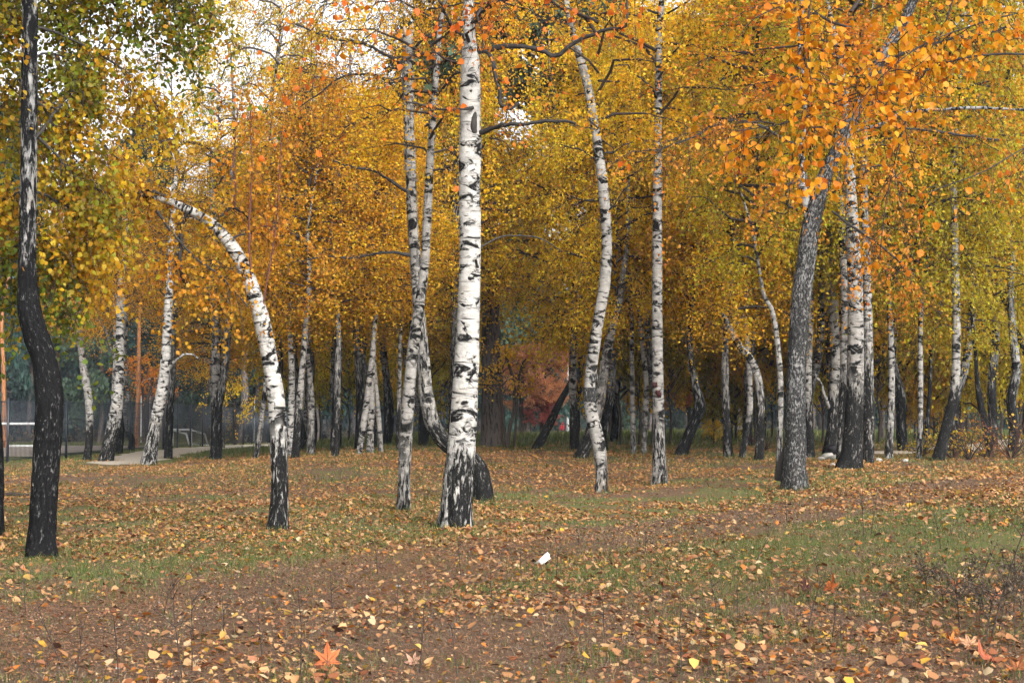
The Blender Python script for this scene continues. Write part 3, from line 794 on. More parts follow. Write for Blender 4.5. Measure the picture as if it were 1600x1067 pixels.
tree('slightly crooked thin birch between the pale birch and the scarred birch', [(1006,710,10),(1008,650,9),(1010,605,9),(1006,555,8),(1000,500,8),(996,430,7)], (0.3, 0.6, 0.4, 1.2), 12, [('D', 4.0, 'yellow', 0.9, 0.9)])
tree('crooked birch with a knee, leaning right from its dark base', [(1064,712,20),(1073,688,18),(1083,663,17),(1093,640,19),(1092,622,16),(1085,595,13),(1079,560,11),(1078,520,10),(1081,470,10)], (0.62, 0.95, 1.2, 1.9), 11, [('D', 3.8, 'gold', 1.0, 0.85)], 'birch_g')
tree('upright birch with a black collar right of the crooked birch', [(1138,715,16),(1136,670,13),(1134,620,12),(1133,575,12),(1134,530,9),(1135,470,8)], (0.4, 0.9, 0.9, 2.0), 11, [('D', 3.8, 'amber', 0.9, 0.85)])
tree('slim birch with a dark foot leaning right near the arching birch', [(1159,716,11),(1165,680,10),(1171,645,10),(1172,615,9),(1170,560,9),(1166,500,8)], (0.15, 0.9, 0.7, 1.3), 12, [('D', 4.4, 'yellow', 0.9, 0.9)])
t15, b15, l15, _ = tree('dark birch arching over to the left in the right half', [(1186,720,17),(1188,670,14),(1188,625,14),(1184,590,13),(1173,562,12),(1157,543,11),(1146,525,10),(1137,505,9),(1128,490,6)], (0.25, 0.9, 1.2, 2.1), 4, [('D', 2.9, 'gold', 0.8, 0.6)], stop=True)
tree('slender speckled birch left of the thick grey birch', [(1217,742,11),(1218,690,10),(1219,640,10),(1219,590,9.5),(1214,530,9),(1206,485,8),(1192,455,6)], (0.3, 0.7, 0.6, 1.6), 9, [('D', 4.2, 'lime', 0.8, 0.7)])
t17, b17, l17, _ = tree('thick grey scaly birch at the right that leans right above its fork',
    [(1242,765,42),(1242,730,37),(1243,690,35),(1243,620,33),(1247,540,32),(1253,460,32),(1262,390,31),(1271,335,31),(1287,280,25),(1305,240,21),(1335,180,20),(1362,125,20),(1390,70,19),(1420,18,17)],
    (0.66, 0.84, 1.0, 4.5), 12, [('T', 6.4, 'orange', 1.2, 0.7)], 'birch_s', 72, lean=0.0, fiss=0.09)
Y17 = b17[1]
br17 = [branch(t17, b17, p, m_) for p, m_ in (
    ([(1262,350,16,Y17),(1254,300,15,Y17),(1251,250,14,Y17+.1),(1247,180,12,Y17+.2),(1243,90,11,Y17+.3),(1240,0,9,Y17+.3)], 'birch_g'),
    ([(1325,205,8,Y17),(1370,195,7,Y17-.3),(1420,175,7,Y17-.5),(1500,168,6,Y17-.8),(1600,170,5,Y17-1),(1680,165,4,Y17-1.2)], 'birch_g'),
    ([(1330,200,6,Y17),(1400,200,6,Y17+.3),(1480,208,5,Y17+.5),(1560,222,4,Y17+.7)], 'limb'),
    ([(1246,330,6,Y17),(1230,320,5,Y17-.2),(1228,300,4,Y17-.3),(1238,280,3,Y17-.3)], 'limb'),
    ([(1250,230,8,Y17),(1215,210,6,Y17-.3),(1180,190,6,Y17-.5),(1130,185,5,Y17-.6),(1080,210,4,Y17-.8),(1020,240,3,Y17-1)], 'limb'),
    ([(1300,300,6,Y17),(1340,280,5,Y17-.3),(1380,260,4,Y17-.5),(1420,300,3,Y17-.6)], 'limb'),
    ([(1300,330,5,Y17),(1330,355,5,Y17-.2),(1380,385,4,Y17-.4),(1430,430,3,Y17-.5)], 'limb'),
    ([(1370,110,7,Y17),(1420,80,6,Y17-.2),(1490,60,5,Y17-.4),(1580,40,4,Y17-.6)], 'limb'))]
branch(t17, b17, [(1216,750,12,Y17+.25),(1219,735,14,Y17+.22),(1224,712,12,Y17+.16),(1232,690,6,Y17+.1)], 'limb', 14, 'root_stub')
finish_foliage(t17, [sprigs(t17, br17[1:], r_, 18, 0.5, 1.5, 0.55, 5200, 0.06, (0.53, 0.21, 0.014), 0.09, hue=0.25),
                     sprigs(t17, br17[4:5], r_, 40, 0.5, 1.4, 0.5, 160, 0.06, (0.53, 0.21, 0.014), 0.09)], 'leaf')
tree('black and white birch half hidden behind the thick grey birch', [(1266,716,15),(1264,650,14),(1262,590,13),(1264,530,12),(1266,460,11)], (0.4, 0.9, 0.8, 1.8), 12, [('D', 4.4, 'lime', 0.9, 0.9)])
tree('large birch with a wide black foot in the right hand clump', [(1327,733,46),(1331,705,37),(1334,660,32),(1336,600,28),(1337,520,26),(1336,440,24),(1332,360,21),(1328,280,18),(1324,200,15)],
     (0.22, 0.95, 1.2, 2.3), 13, [('T', 6.0, 'gold', 1.0, 0.9)], 'birch', 48, lean=0.0)
tree('straight speckled birch at the right of the clump', [(1357,724,19),(1358,670,18),(1357,600,18),(1356,520,16),(1355,440,14),(1352,360,13),(1350,280,11)], (0.40, 0.9, 1.1, 2.6), 12, [('T', 5.4, 'lime', 1.0, 0.9)], 'birch', 36)
tree('narrow black sided birch squeezed at the left of the clump', [(1313,722,14),(1316,640,13),(1319,560,13),(1321,480,14),(1318,400,13),(1313,320,12),(1307,240,10)], (0.35, 0.85, 1.4, 2.4), 12, [('T', 5.6, 'gold', 0.9, 0.9)], 'birch', 36)
t19, b19, l19, _ = tree('dark footed birch with a side shoot left of the clump', [(1296,714,25),(1301,670,21),(1304,620,19),(1306,560,15),(1303,500,16),(1300,430,14),(1297,350,11)], (0.2, 0.95, 1.0, 2.1), 13, [('D', 5.0, 'lime', 0.9, 0.9)])
branch(t19, b19, [(1298,640,7,b19[1]),(1292,620,6,b19[1]-.2),(1284,600,5,b19[1]-.4),(1274,590,4,b19[1]-.5)], 'birch')
tree('thin white birch stem right of the clump', [(1388,718,14),(1391,670,12),(1393,600,11),(1392,530,10),(1389,460,8),(1387,400,7)], (0.3, 0.75, 0.5, 1.5), 11, [('D', 4.0, 'lime', 0.9, 0.85)])
tree('faint thin birch among green leaves right of the white stem', [(1436,718,10),(1438,660,9),(1438,590,9),(1438,530,8),(1440,480,7)], (0.25, 0.75, 0.5, 1.4), 11, [('D', 3.6, 'lime', 0.9, 0.85)])
tree('dark thin stem beside the faint birch at the right', [(1446,706,8),(1450,650,7),(1454,590,6),(1456,530,6)], (0.6, 0.9, 1.0, 3.0), 9, [('D', 3.2, 'gold', 0.7, 0.7)], 'birch_g')
tree('tall birch at the far right leaning right from a black base', [(1466,720,21),(1473,690,19),(1482,655,18),(1490,620,16),(1494,560,14),(1494,480,13),(1492,400,12),(1491,320,11),(1490,250,10)], (0.25, 0.95, 1.3, 2.1), 12, [('D', 5.2, 'lime', 0.9, 0.9)], 'birch', 28)
tree('dark stem rising from the bare bushes at the far right', [(1546,712,13),(1541,670,12),(1532,630,11),(1527,595,8),(1524,550,6)], (0.8, 0.95, 1, 4), 7, [('D', 2.8, 'lime', 0.8, 0.6)], 'birch_g')
tree('dark trunk slanting left across the right edge above the bushes', [(1650,700,16),(1628,620,14),(1602,548,11),(1580,500,10),(1560,455,9),(1545,425,6)], (0.9, 0.95, 1, 4), 7, [('D', 3.8, 'lime', 0.8, 0.6)], 'birch_g')

# ---- left background
tree('slim birch with a black foot left of the double birch', [(136,720,13),(139,690,12),(140,650,12),(138,620,13),(132,585,12),(127,550,10),(123,500,9),(119,440,8)], (0.12, 0.95, 0.9, 1.5), 8.5, [('D', 4.0, 'amber', 0.7, 0.55)])
tree('double stemmed birch leaning right near the fence', [(165,721,24),(172,690,22),(180,650,21),(186,600,15),(187,540,13),(189,470,13),(193,400,11),(196,330,9)], (0.10, 0.9, 0.9, 1.8), 9, [('D', 5.0, 'amber', 0.7, 0.5)], 'birch_w')
branch(*( (lambda z: (z[0], z[1]))(tree('slim stem fused to the double birch on its left side', [(174,700,10),(177,660,12),(181,600,12),(182,540,10),(180,480,9),(176,430,7)], (0.10, 0.6, 0.9, 1.6), 7, [], 'birch_w'))), [(178,560,4,52),(165,520,3.5,51.8),(140,490,3,51.5),(115,470,2.5,51.2)], 'birch_w')
t33, b33, _, _ = tree('curved birch on the sandy track with a speckled foot', [(232,726,27),(238,690,21),(245,650,19),(253,610,18),(259,560,16),(262,500,14),(265,440,12),(268,370,11),(272,300,9)], (0.12, 0.72, 0.9, 2.0), 9, [('B', 5.0, 'amber', 0.8, 0.5)], 'birch_w')
branch(t33, b33, [(262,576,5,b33[1]),(280,560,4,b33[1]-.2),(300,555,3.5,b33[1]-.3),(312,562,2.5,b33[1]-.4)], 'birch_w')
tree('straight dark speckled birch between the track and the arching birch', [(337,718,21),(338,680,18),(338,630,17),(338,570,16),(338,500,15),(336,420,14),(333,330,12),(331,240,10)], (0.38, 0.95, 1.3, 2.2), 9.5, [('D', 5.0, 'gold', 0.8, 0.5)])
tree('slanting pale birch behind the straight dark speckled birch', [(347,700,10),(340,650,10),(333,612,10),(325,572,10),(316,535,9),(308,490,7),(300,440,6)], (0.25, 0.7, 0.5, 1.4), 7.5, [('D', 2.9, 'gold', 0.75, 0.5)])
tree('small pale birch leaning right behind the arching birch', [(399,716,9),(404,690,9),(409,655,8),(413,620,8),(419,570,8)], (0.3, 0.8, 0.4, 1.2), 8, [('D', 3.6, 'gold', 0.8, 0.55)])
tree('pale straight birch at the left of the close group', [(453,713,10),(454,670,10),(456,610,10),(455,550,9),(452,500,7)], (0.12, 0.5, 0.4, 1.2), 9, [('D', 3.8, 'gold', 0.9, 0.6)], 'birch_w')
tree('black footed birch leaning right in the close group', [(461,716,14),(464,680,13),(468,630,12),(472,580,10),(477,520,9)], (0.25, 1.0, 0.9, 1.7), 9.5, [('D', 3.8, 'amber', 0.9, 0.7)])
tree('speckled birch at the right of the close group', [(486,711,13),(486,670,11),(486,625,11),(484,590,9),(481,540,8)], (0.35, 0.75, 0.5, 1.3), 9, [('D', 3.6, 'gold', 0.9, 0.65)])
tree('thin birch with a dark foot leaning left behind the close group', [(506,692,9),(506,665,8),(503,635,7.5),(498,595,7),(494,550,6)], (0.1, 0.95, 0.8, 1.4), 10, [('D', 3.8, 'yellow', 0.9, 0.7)])
tree('thin birch seen between the stems of the close group', [(477,700,7),(478,650,7),(479,600,6.5),(477,540,6)], (0.3, 0.7, 0.6, 1.3), 9, [('D', 4.0, 'amber', 0.9, 0.6)])
tree('dark slender birch alone left of the three pale stems', [(523,713,14),(525,680,12),(527,630,10.5),(528,570,10),(529,510,8)], (0.52, 0.92, 0.8, 2.0), 9.5, [('D', 3.7, 'gold', 0.9, 0.65)])
tree('left stem of the three pale birches growing together', [(561,710,10),(566,675,10),(572,635,10),(577,595,9),(583,545,9),(586,500,7)], (0.15, 0.5, 0.3, 0.9), 9.5, [('D', 3.7, 'gold', 0.9, 0.65)])
tree('middle stem of the three pale birches growing together', [(578,709,12),(579,670,11),(580,630,11),(581,580,10),(584,520,8)], (0.15, 0.6, 0.4, 1.0), 9, [('D', 4.2, 'amber', 0.9, 0.6)])
tree('right stem of the three pale birches growing together', [(595,707,8),(593,670,8),(590,630,7.5),(586,590,7),(584,550,6)], (0.15, 0.6, 0.3, 0.9), 8, [])
tree('thin birch just left of the slender crossing birch', [(622,704,8),(623,650,7.5),(624,590,7),(625,530,6)], (0.4, 0.85, 0.7, 1.6), 9, [('D', 3.8, 'gold', 0.8, 0.6)])

# ---- pines and other trees in the clearing
pd = (0.0, 1.0, 5.0, 9.0)
tree('massive dark pine trunk with furrowed bark right of the bright birch', [(768,698,38),(768,670,35),(768,620,33),(767,540,31),(766,440,28),(765,340,25)], pd, 20, [('P', 11.0, 'pine', 1.2, 1.0)], 'pine', 36, 'pine_tree', flare=0.03)
tree('broad grey pine trunk between the pale stems and the crossing pair', [(607,682,21),(607,650,19),(606,610,19),(605,560,17),(604,480,15)], pd, 19, [('P', 10.0, 'pine', 1.1, 1.0)], 'pine', 24, 'pine_tree', flare=0.03)
tree('leaning grey pine trunk behind the dark slender birch', [(514,684,13),(517,655,11),(520,620,10),(523,570,9)], pd, 17, [('P', 9.0, 'pine', 0.9, 0.9)], 'pine', 16, 'pine_tree')
tree('dark pine trunk right of the stem leaning behind the wavy birch', [(960,684,21),(959,650,18),(958,600,17),(957,540,15)], pd, 19, [('P', 10.0, 'pine', 1.1, 1.0)], 'pine', 24, 'pine_tree')
tree('narrow black pine trunk left of the dark pine behind the wavy birch', [(944,682,9),(944,640,9),(944,590,8)], pd, 17, [('P', 9.0, 'pine', 0.8, 0.9)], 'pine', 14, 'pine_tree')
tree('dark pine trunk between the clump and the thin white stem', [(1378,687,10),(1378,650,9),(1378,600,8)], pd, 16, [('P', 8.0, 'pine', 0.9, 0.8)], 'pine', 14, 'pine_tree')
tree('orange barked slim pine beyond the fence by the curved birch', [(213,699,7.5),(214,660,7),(216,610,6),(217,550,6),(219,480,5)], (0.0, 0.5, 1, 5), 15, [('P', 8.5, 'pine', 0.7, 0.7)], 'pine_o', 14, 'pine_tree')
tree('orange barked slim pine beyond the fence at the left edge', [(8,700,8),(7,660,7.5),(6,610,7),(5,560,6),(3,500,5)], (0.0, 0.5, 1, 5), 15, [('P', 8.5, 'pine', 0.7, 0.7)], 'pine_o', 14, 'pine_tree')

def small_tree(label, stems, crowns, name='maple_tree', cat='tree', Y=None):
    b = hit(stems[0][0][0], stems[0][0][1])
    Yb = Y or min(b[1], 78.0); b[0] = (stems[0][0][0] - 800) / FPX * Yb; b[1] = Yb; b[2] = float(gz(b[0], Yb))
    t = thing(name, b, label, cat)
    for st in stems:
        P = np.array([[*at(x, y, Yb), wd * Yb / FPX / 2] for x, y, wd in st]); P[0, 2] = b[2] - 0.08
        Q, s = catmull(P, 30); V, F = tubes((Q[:, :3] - b)[None], np.maximum(Q[:, 3], 0.006)[None], 8)
        link('trunk' if st is stems[0] else 'stem', mesh('trunk', V, F, M['twig'], smooth=True), t)
    for kind, i, px, py, tint, sx, sz in crowns:
        q = at(px, py, Yb) - b
        put_crown(t, kind, i, tuple(q), tint, (sx, sx, sz), i * 1.3)
    return t, b
small_tree('thin dark forked sapling right of the massive pine', [[(793,700,6),(796,670,6),(803,640,5),(803,600,5),(795,570,4),(788,545,3)],[(793,700,6),(788,670,5),(785,640,5),(780,600,3)],[(803,610,4),(812,585,3),(822,560,2)]], [('V', 0, 785, 625, 'gold', 0.7, 0.8)])
small_tree('brown leaved oak behind the short leaning dead trunk', [[(814,682,8),(814,650,7),(815,610,6),(818,560,5)],[(816,630,5),(835,600,4),(850,570,3)]], [('R', 0, 822, 640, 'oak', 0.75, 0.62),('R', 1, 858, 632, 'oak', 0.62, 0.55)], 'oak_tree')
small_tree('dark red leaved young maple beside the red clad walker', [[(846,682,7),(846,660,6),(846,640,5)]], [('R', 1, 846, 668, 'crimson', 0.38, 0.30),('U', 1, 856, 676, 'crimson', 0.35, 0.7)])
small_tree('orange red maple between the scarred birch and the crooked birch', [[(1079,682,6),(1077,660,6),(1074,635,5),(1062,610,3)]], [('R', 0, 1056, 640, 'rust', 0.52, 0.42),('R', 1, 1092, 640, 'rust', 0.5, 0.5)])
small_tree('small maple with sparse orange leaves beyond the fence', [[(231,694,7),(230,650,6),(230,625,5),(238,600,4),(240,560,3)],[(230,628,4),(222,610,3),(215,590,2)]], [('V', 0, 237, 632, 'orange', 0.8, 0.9),('V', 1, 222, 600, 'orange', 0.8, 0.7)])
small_tree('yellow leaved sapling left of the close group beyond the fence', [[(368,690,5),(368,660,4),(366,630,3)]], [('V', 1, 365, 672, 'yellow', 0.85, 1.2)])
small_tree('small yellow bush under the black collared birch', [[(1116,694,3),(1116,680,3),(1115,665,2)]], [('U', 0, 1115, 686, 'yellow', 0.28, 0.3)], 'yellow_bush', 'bush')
small_tree('yellow green young maple right of the slim dark footed birch', [[(1150,690,5),(1150,660,4),(1148,630,3)]], [('U', 0, 1148, 672, 'lime', 0.9, 1.3)])
small_tree('yellow maple sapling between the clump and the faint birch', [[(1413,690,5),(1413,660,4),(1412,630,3)]], [('U', 1, 1414, 678, 'yellow', 0.85, 1.2)])
small_tree('yellow maple sapling behind the tall leaning birch at the right', [[(1460,692,5),(1460,660,4),(1458,630,3)]], [('U', 0, 1460, 682, 'gold', 0.8, 1.4)])
small_tree('yellow green maple hanging over the bushes at the right edge', [[(1582,694,6),(1578,650,5),(1570,600,4)]], [('U', 1, 1570, 650, 'lime', 1.3, 1.5),('U', 0, 1530, 650, 'lime', 0.9, 1.3)])

# ---- the near birch whose trunk stands outside the picture at the right; its orange sprays hang into the frame
t9, b9, l9, _ = tree('near orange leaved birch overhanging the upper right from outside the picture',
    [(1800,1000,60),(1800,800,54),(1795,600,48),(1780,400,44),(1765,200,40),(1750,50,36),(1745,-150,30)], (0.2, 0.85, 0.8, 2.0), 9.0, [], 'birch', 48, lean=0.0)
N1 = [branch(t9, b9, p) for p in (
    [(1755, -60, 6.6, 9.9),(1640, -70, 5.5, 9.4),(1500, -50, 4.4, 9.0),(1380, -30, 3.9, 8.7),(1270, -10, 2.8, 8.5),(1180, 30, 2.2, 8.4)],
    [(1765, 120, 6.1, 9.9),(1640, 90, 5.0, 9.4),(1520, 90, 3.9, 9.0),(1420, 120, 3.3, 8.8),(1330, 150, 2.8, 8.6),(1240, 190, 2.2, 8.5),(1150, 205, 1.7, 8.5)],
    [(1755, 20, 5.5, 9.9),(1640, 10, 4.4, 9.3),(1540, 30, 3.3, 8.9),(1440, 70, 2.8, 8.6),(1360, 140, 2.2, 8.4),(1310, 230, 1.7, 8.3)],
    [(1770, 180, 5.0, 9.9),(1680, 200, 3.9, 9.6),(1600, 230, 2.8, 9.3),(1530, 270, 2.2, 9.1),(1450, 300, 1.7, 9.0)],
    [(1268,-30,4,8.5),(1262,60,3,8.5),(1266,150,3,8.5),(1270,230,2,8.5)],
    [(1235,-30,5,8.5),(1250,50,4,8.5),(1262,110,3,8.5)],
    [(1500,-50,5,9.0),(1470,60,4,9.0),(1420,180,3,8.9),(1390,300,2,8.9),(1375,400,1.5,8.9)])]
fol = [sprigs(t9, N1[:2] + N1[2:3], r_, 20, 0.15, 0.55, 0.25, 1000, 0.046, (0.62, 0.255, 0.012), 0.04, hue=0.28, val=0.3, thin=0.85),
       sprigs(t9, N1[1:3] + N1[4:6], r_, 22, 0.15, 0.5, 0.25, 900, 0.045, (0.62, 0.255, 0.012), 0.045, hue=0.28, val=0.28, thin=0.6, t0=0.35),
       sprigs(t9, N1[3:4] + N1[6:7], r_, 14, 0.15, 0.45, 0.5, 200, 0.045, (0.58, 0.20, 0.012), 0.035, hue=0.18, thin=0.6)]
N2 = [branch(t9, b9, p) for p in (
    [(1745,-150,14,10.1),(1500,-170,12,10.4),(1250,-130,10,10.9),(1000,-90,8,11.3),(800,-60,6,11.5),(620,-40,5,11.5),(500,10,3,11.4)],)]
fol.append(sprigs(t9, [N2[0][8:]], r_, 60, 0.35, 1.25, 0.85, 330, 0.056, (0.58, 0.15, 0.014), 0.04, hue=0.25, val=0.2, thin=0.5))
finish_foliage(t9, fol, 'leaf', 300, b9)

# ---- birches farther back that only close the gaps: golden crowns over thin stems
FT = []
for i in range(3):
    r = np.random.default_rng(700 + i)
    z = np.linspace(-0.1, 9.0, 14)
    P = np.stack([np.cumsum(r.normal(size=14) * 0.09), np.cumsum(r.normal(size=14) * 0.09), z], 1); P[:, :2] -= P[0, :2]
    Q, s = catmull(np.column_stack([P, 0.15 * (1 - 0.85 * z / 9.0)]), 50)
    FT.append((trunk_mesh('trunk', Q[:, :3], Q[:, 3], M['birch_g'], dfun(0.55, 0.95, 0.8, 2.6), 10, i * 4.1, 0.05, 0.04, 0.1), Q))
def filler(px, Y, tint, sx=1.0, sz=0.9, z0=3.2, kind='D', i=0):
    x = (px - 800) / FPX * Y; z = float(gz(x, Y))
    where = 'left third' if px < 560 else 'middle' if px < 1060 else 'right third'
    t = thing('birch_tree', (x, Y, z), 'distant birch filling the gaps among the golden crowns in the %s of the grove' % where, 'tree', 'distant birches in the %s' % where)
    me, Q = FT[i % 3]
    o = link('trunk', me, t); o.rotation_euler = (0, 0, i * 1.9); o.scale = (1, 1, sz * 1.1)
    put_crown(t, kind, i, (0, 0, z0), tint, (sx, sx, sz), i * 2.1)
fr = np.random.default_rng(31)
fill = []
for px in (338, 433, 466, 526, 580, 636, 662): fill.append((px, fr.uniform(47, 58), fr.choice(['gold', 'amber', 'gold', 'yellow']), 1.15, 0.62, 3.6))
for px in (712, 897, 958, 1028, 1136, 1188): fill.append((px, fr.uniform(52, 60), fr.choice(['yellow', 'gold', 'yellow', 'gold', 'lime']), 1.5, 1.15, 3.9))
for px in (734, 946, 1029, 1170): fill.append((px, fr.uniform(42, 47), fr.choice(['yellow', 'gold']), 1.2, 1.0, 4.8))
for px in (1243, 1300, 1358, 1440, 1494, 1548, 1605): fill.append((px, fr.uniform(44, 60), fr.choice(['lime', 'lime', 'yellow', 'gold', 'yellow']), 1.4, 1.15, 3.2))
for px in (1262, 1330, 1410, 1492, 1580): fill.append((px, fr.uniform(38, 44), fr.choice(['lime', 'gold', 'lime']), 1.0, 1.0, 5.2))
for px in (204,): fill.append((px, fr.uniform(40, 62), fr.choice(['amber', 'gold', 'gold']), 0.85, 0.55, 4.6))
for px, Y in ((338, 46), (434, 46), (464, 49), (524, 45), (608, 52), (708, 47)): fill.append((px, Y, ('lime', 'gold', 'yellow')[px % 3], 1.15, 1.15, 4.6, 'T'))
for i, (px, Y, tint, sx, sz, z0, *kd) in enumerate(fill):
    filler(px + fr.uniform(-3, 3), Y, tint, sx * fr.uniform(0.85, 1.15), sz * fr.uniform(0.85, 1.15), z0 + fr.uniform(-0.6, 0.4), kd[0] if kd else 'D', i)
for i, (px, Y) in enumerate(((264, 50), (434, 44), (486, 52), (561, 46), (338, 58), (186, 56), (608, 60), (662, 50), (339, 64), (466, 66), (525, 70), (632, 48))):
    filler(px, Y, ('gold', 'lime', 'amber')[i % 3], 1.1, 1.25, 4.6, 'B', i)

# ---- low young trees and bushes at the edge of the clearing
br_ = np.random.default_rng(61)
STEM = mesh('stem', *tubes(np.array([[[0, 0, -.1], [.05, 0, .8], [-.03, .05, 1.6], [.06, .02, 2.6]]]), np.array([[.05, .04, .03, .012]]), 6), M['twig'], smooth=True)
for i, px in enumerate((452, 500, 545, 592, 668, 700, 968, 998, 1018, 1046, 1112, 1128, 1160, 1178, 1205, 1228, 1262, 1284, 1312, 1372, 1400, 1428, 1450, 1476, 1508, 1536, 1562, 1592, 1620)):
    Y = br_.uniform(60, 74) if px < 900 else br_.uniform(49, 57); x = (px - 800) / FPX * Y; s_ = br_.uniform(0.9, 1.6)
    side = 'left of the bright birch' if px < 740 else 'between the wavy birch and the thick grey birch' if px < 1240 else 'behind the birch clump at the right'
    t = thing('young_maple', (x, Y, float(gz(x, Y))), 'low young tree with yellow green leaves %s' % side, 'tree', 'young trees %s' % side)
    link('stem', STEM, t)
    put_crown(t, 'U', i, (0, 0, br_.uniform(0.7, 1.7)), ('lime', 'yellow', 'olive', 'gold', 'lime')[i % 5], (s_ * .8, s_ * .8, s_ * 1.25), br_.uniform(0, 6))

# ---- the pine wood behind
PT = []
for i in range(3):
    r = np.random.default_rng(800 + i)
    z = np.linspace(-0.2, 19, 16)
    P = np.stack([np.cumsum(r.normal(size=16) * 0.07), np.cumsum(r.normal(size=16) * 0.07), z], 1); P[:, :2] -= P[0, :2]
    Q, s = catmull(np.column_stack([P, 0.24 * (1 - 0.8 * z / 19)]), 40)
    PT.append(trunk_mesh('trunk', Q[:, :3], Q[:, 3], M['pine'], dfun(0, 1, 5, 11), 10, i * 3.3, 0.04, 0.03, 0.05))
pr = np.random.default_rng(41); npine = 0
for row, (y0, y1, n) in enumerate(((98, 114, 14), (114, 136, 30), (137, 166, 46), (167, 200, 52))):
    for q in range(n):
        px = -140 + (q + pr.uniform(0.1, 0.9)) / n * 1880; Y = pr.uniform(y0, y1)
        if row == 0 and (px < 330 and Y < 128): Y += 40
        if abs(px - 884) < 16: continue
        x = (px - 800) / FPX * Y
        side = 'behind the sports ground' if px < 420 else 'beyond the meadow in the middle' if px < 1060 else 'at the back on the right'
        t = thing('pine_tree', (x, Y, float(gz(x, Y))), 'distant dark pine in the wood %s' % side, 'tree', 'distant pines %s' % side)
        sx = pr.uniform(0.7, 1.25); sz = pr.uniform(0.75, 1.05)
        o = link('trunk', PT[npine % 3], t); o.rotation_euler = (0, 0, pr.uniform(0, 6)); o.scale = (sx, sx, sz)
        low = pr.uniform(5.0, 9.0) if pr.random() < 0.7 else pr.uniform(1.2, 3.0)
        put_crown(t, 'P', npine, (0, 0, low), ('pine', 'spruce', 'spruce')[npine % 3], (sx, sx, (19 * sz - low) / 9.0 * 1.02), pr.uniform(0, 6))
        npine += 1

# far wood: one mass of dark needles that closes the horizon
r = np.random.default_rng(55); n = 26000
X = r.uniform(-190, 190, n); Yf = r.uniform(205, 250, n); hmax = 9 + 7 * vnoise(X * 0.12, 2.2, 0)
Z = r.uniform(0, 1, n) ** 1.1 * hmax - 1.8
A_ = norm(r.normal(size=(n, 3))); S_ = r.normal(size=(n, 3))
cl = vnoise(X * 0.4, Z * 0.4, Yf * 0.2)
o = link('far_wood', leaf_mesh('far_wood', np.stack([X, Yf, Z], 1), r.uniform(0.9, 2.0, n), A_, S_, colvar(r, n, cl, 0.12, 0.4) * np.array([0.022, 0.038, 0.032]), M['needle'], False, 0.15, 0.4))
tag(o, 'dark mass of pine wood closing the view at the horizon', 'forest', None, 'stuff')
# undergrowth at the foot of the wood
r = np.random.default_rng(56); n = 16000
px = r.uniform(-150, 1750, n); Yf = r.uniform(120, 205, n); X = (px - 800) / FPX * Yf
keep = vnoise(X * 0.25, Yf * 0.08, 7.7) > 0.5; X, Yf = X[keep], Yf[keep]; n = len(X)
Z = gz(X, Yf) + r.uniform(0, 1, n) ** 1.4 * 2.4 * vnoise(X * 0.3, Yf * 0.1, 1.1)
o = link('undergrowth', leaf_mesh('undergrowth', np.stack([X, Yf, Z], 1), r.uniform(0.15, 0.45, n), norm(r.normal(size=(n, 3))), r.normal(size=(n, 3)), colvar(r, n, r.random(n), 0.2, 0.4) * np.array([0.17, 0.125, 0.07]), M['leaf']))
tag(o, 'brownish undergrowth at the foot of the distant pine wood', 'undergrowth', None, 'stuff')
#PROPS
# ------------------------------------------------------------------ fence, goals, poles
def cyl(p, q, rad, k=8):
    return tubes(np.array([[p, q]], float), np.array([[rad, rad]]), k)

def fence(label, pts, hgt, step=2.5):
    base = np.array([pts[0][0], pts[0][1], float(gz(*pts[0]))])
    t = thing('metal_fence', base, label, 'fence')
    pl = np.array(pts, float); seg = np.hypot(*np.diff(pl, axis=0).T); cum = np.concatenate([[0], np.cumsum(seg)])
    d = np.arange(0, cum[-1], step)
    X = np.interp(d, cum, pl[:, 0]); Y = np.interp(d, cum, pl[:, 1]); Z = gz(X, Y)
    pv, pf = boxVF((0, 0, hgt / 2), (0.07, 0.07, hgt + 0.1)); pm = mesh('post', pv, pf, M['fence'])
    for x, y, z in zip(X, Y, Z): link('post', pm, t, (x - base[0], y - base[1], z - base[2]))
    nb = 24
    L = step - 0.08
    parts = [boxVF((L * (i + 0.5) / nb, 0, hgt * 0.5 + 0.03), (0.012, 0.012, hgt - 0.1)) for i in range(nb)]
    for zz in (0.12, hgt * 0.36, hgt * 0.68, hgt - 0.06): parts.append(boxVF((L / 2, 0.014, zz), (L, 0.016, 0.022)))
    V, F = joinVF(parts); bm = mesh('mesh_panel', V, F, M['fence'])
    for i in range(len(d) - 1):
        o = link('mesh_panel', bm, t, (X[i] - base[0] + (X[i+1]-X[i]) * 0.016, Y[i] - base[1] + (Y[i+1]-Y[i]) * 0.016, Z[i] - base[2]))
        o.rotation_euler = (0, -math.asin(max(-.9, min(.9, (Z[i+1] - Z[i]) / step))), math.atan2(Y[i+1] - Y[i], X[i+1] - X[i]))
fence('dark metal bar fence running back along the sports ground', [(-15.4, 41), (-14.8, 50), (-14.4, 62), (-14.2, 76), (-14.0, 92), (-13.8, 108)], 1.9)
fence('dark metal bar fence crossing behind the close group of birches', [(-13.6, 109), (-4, 110), (6, 111)], 1.9)

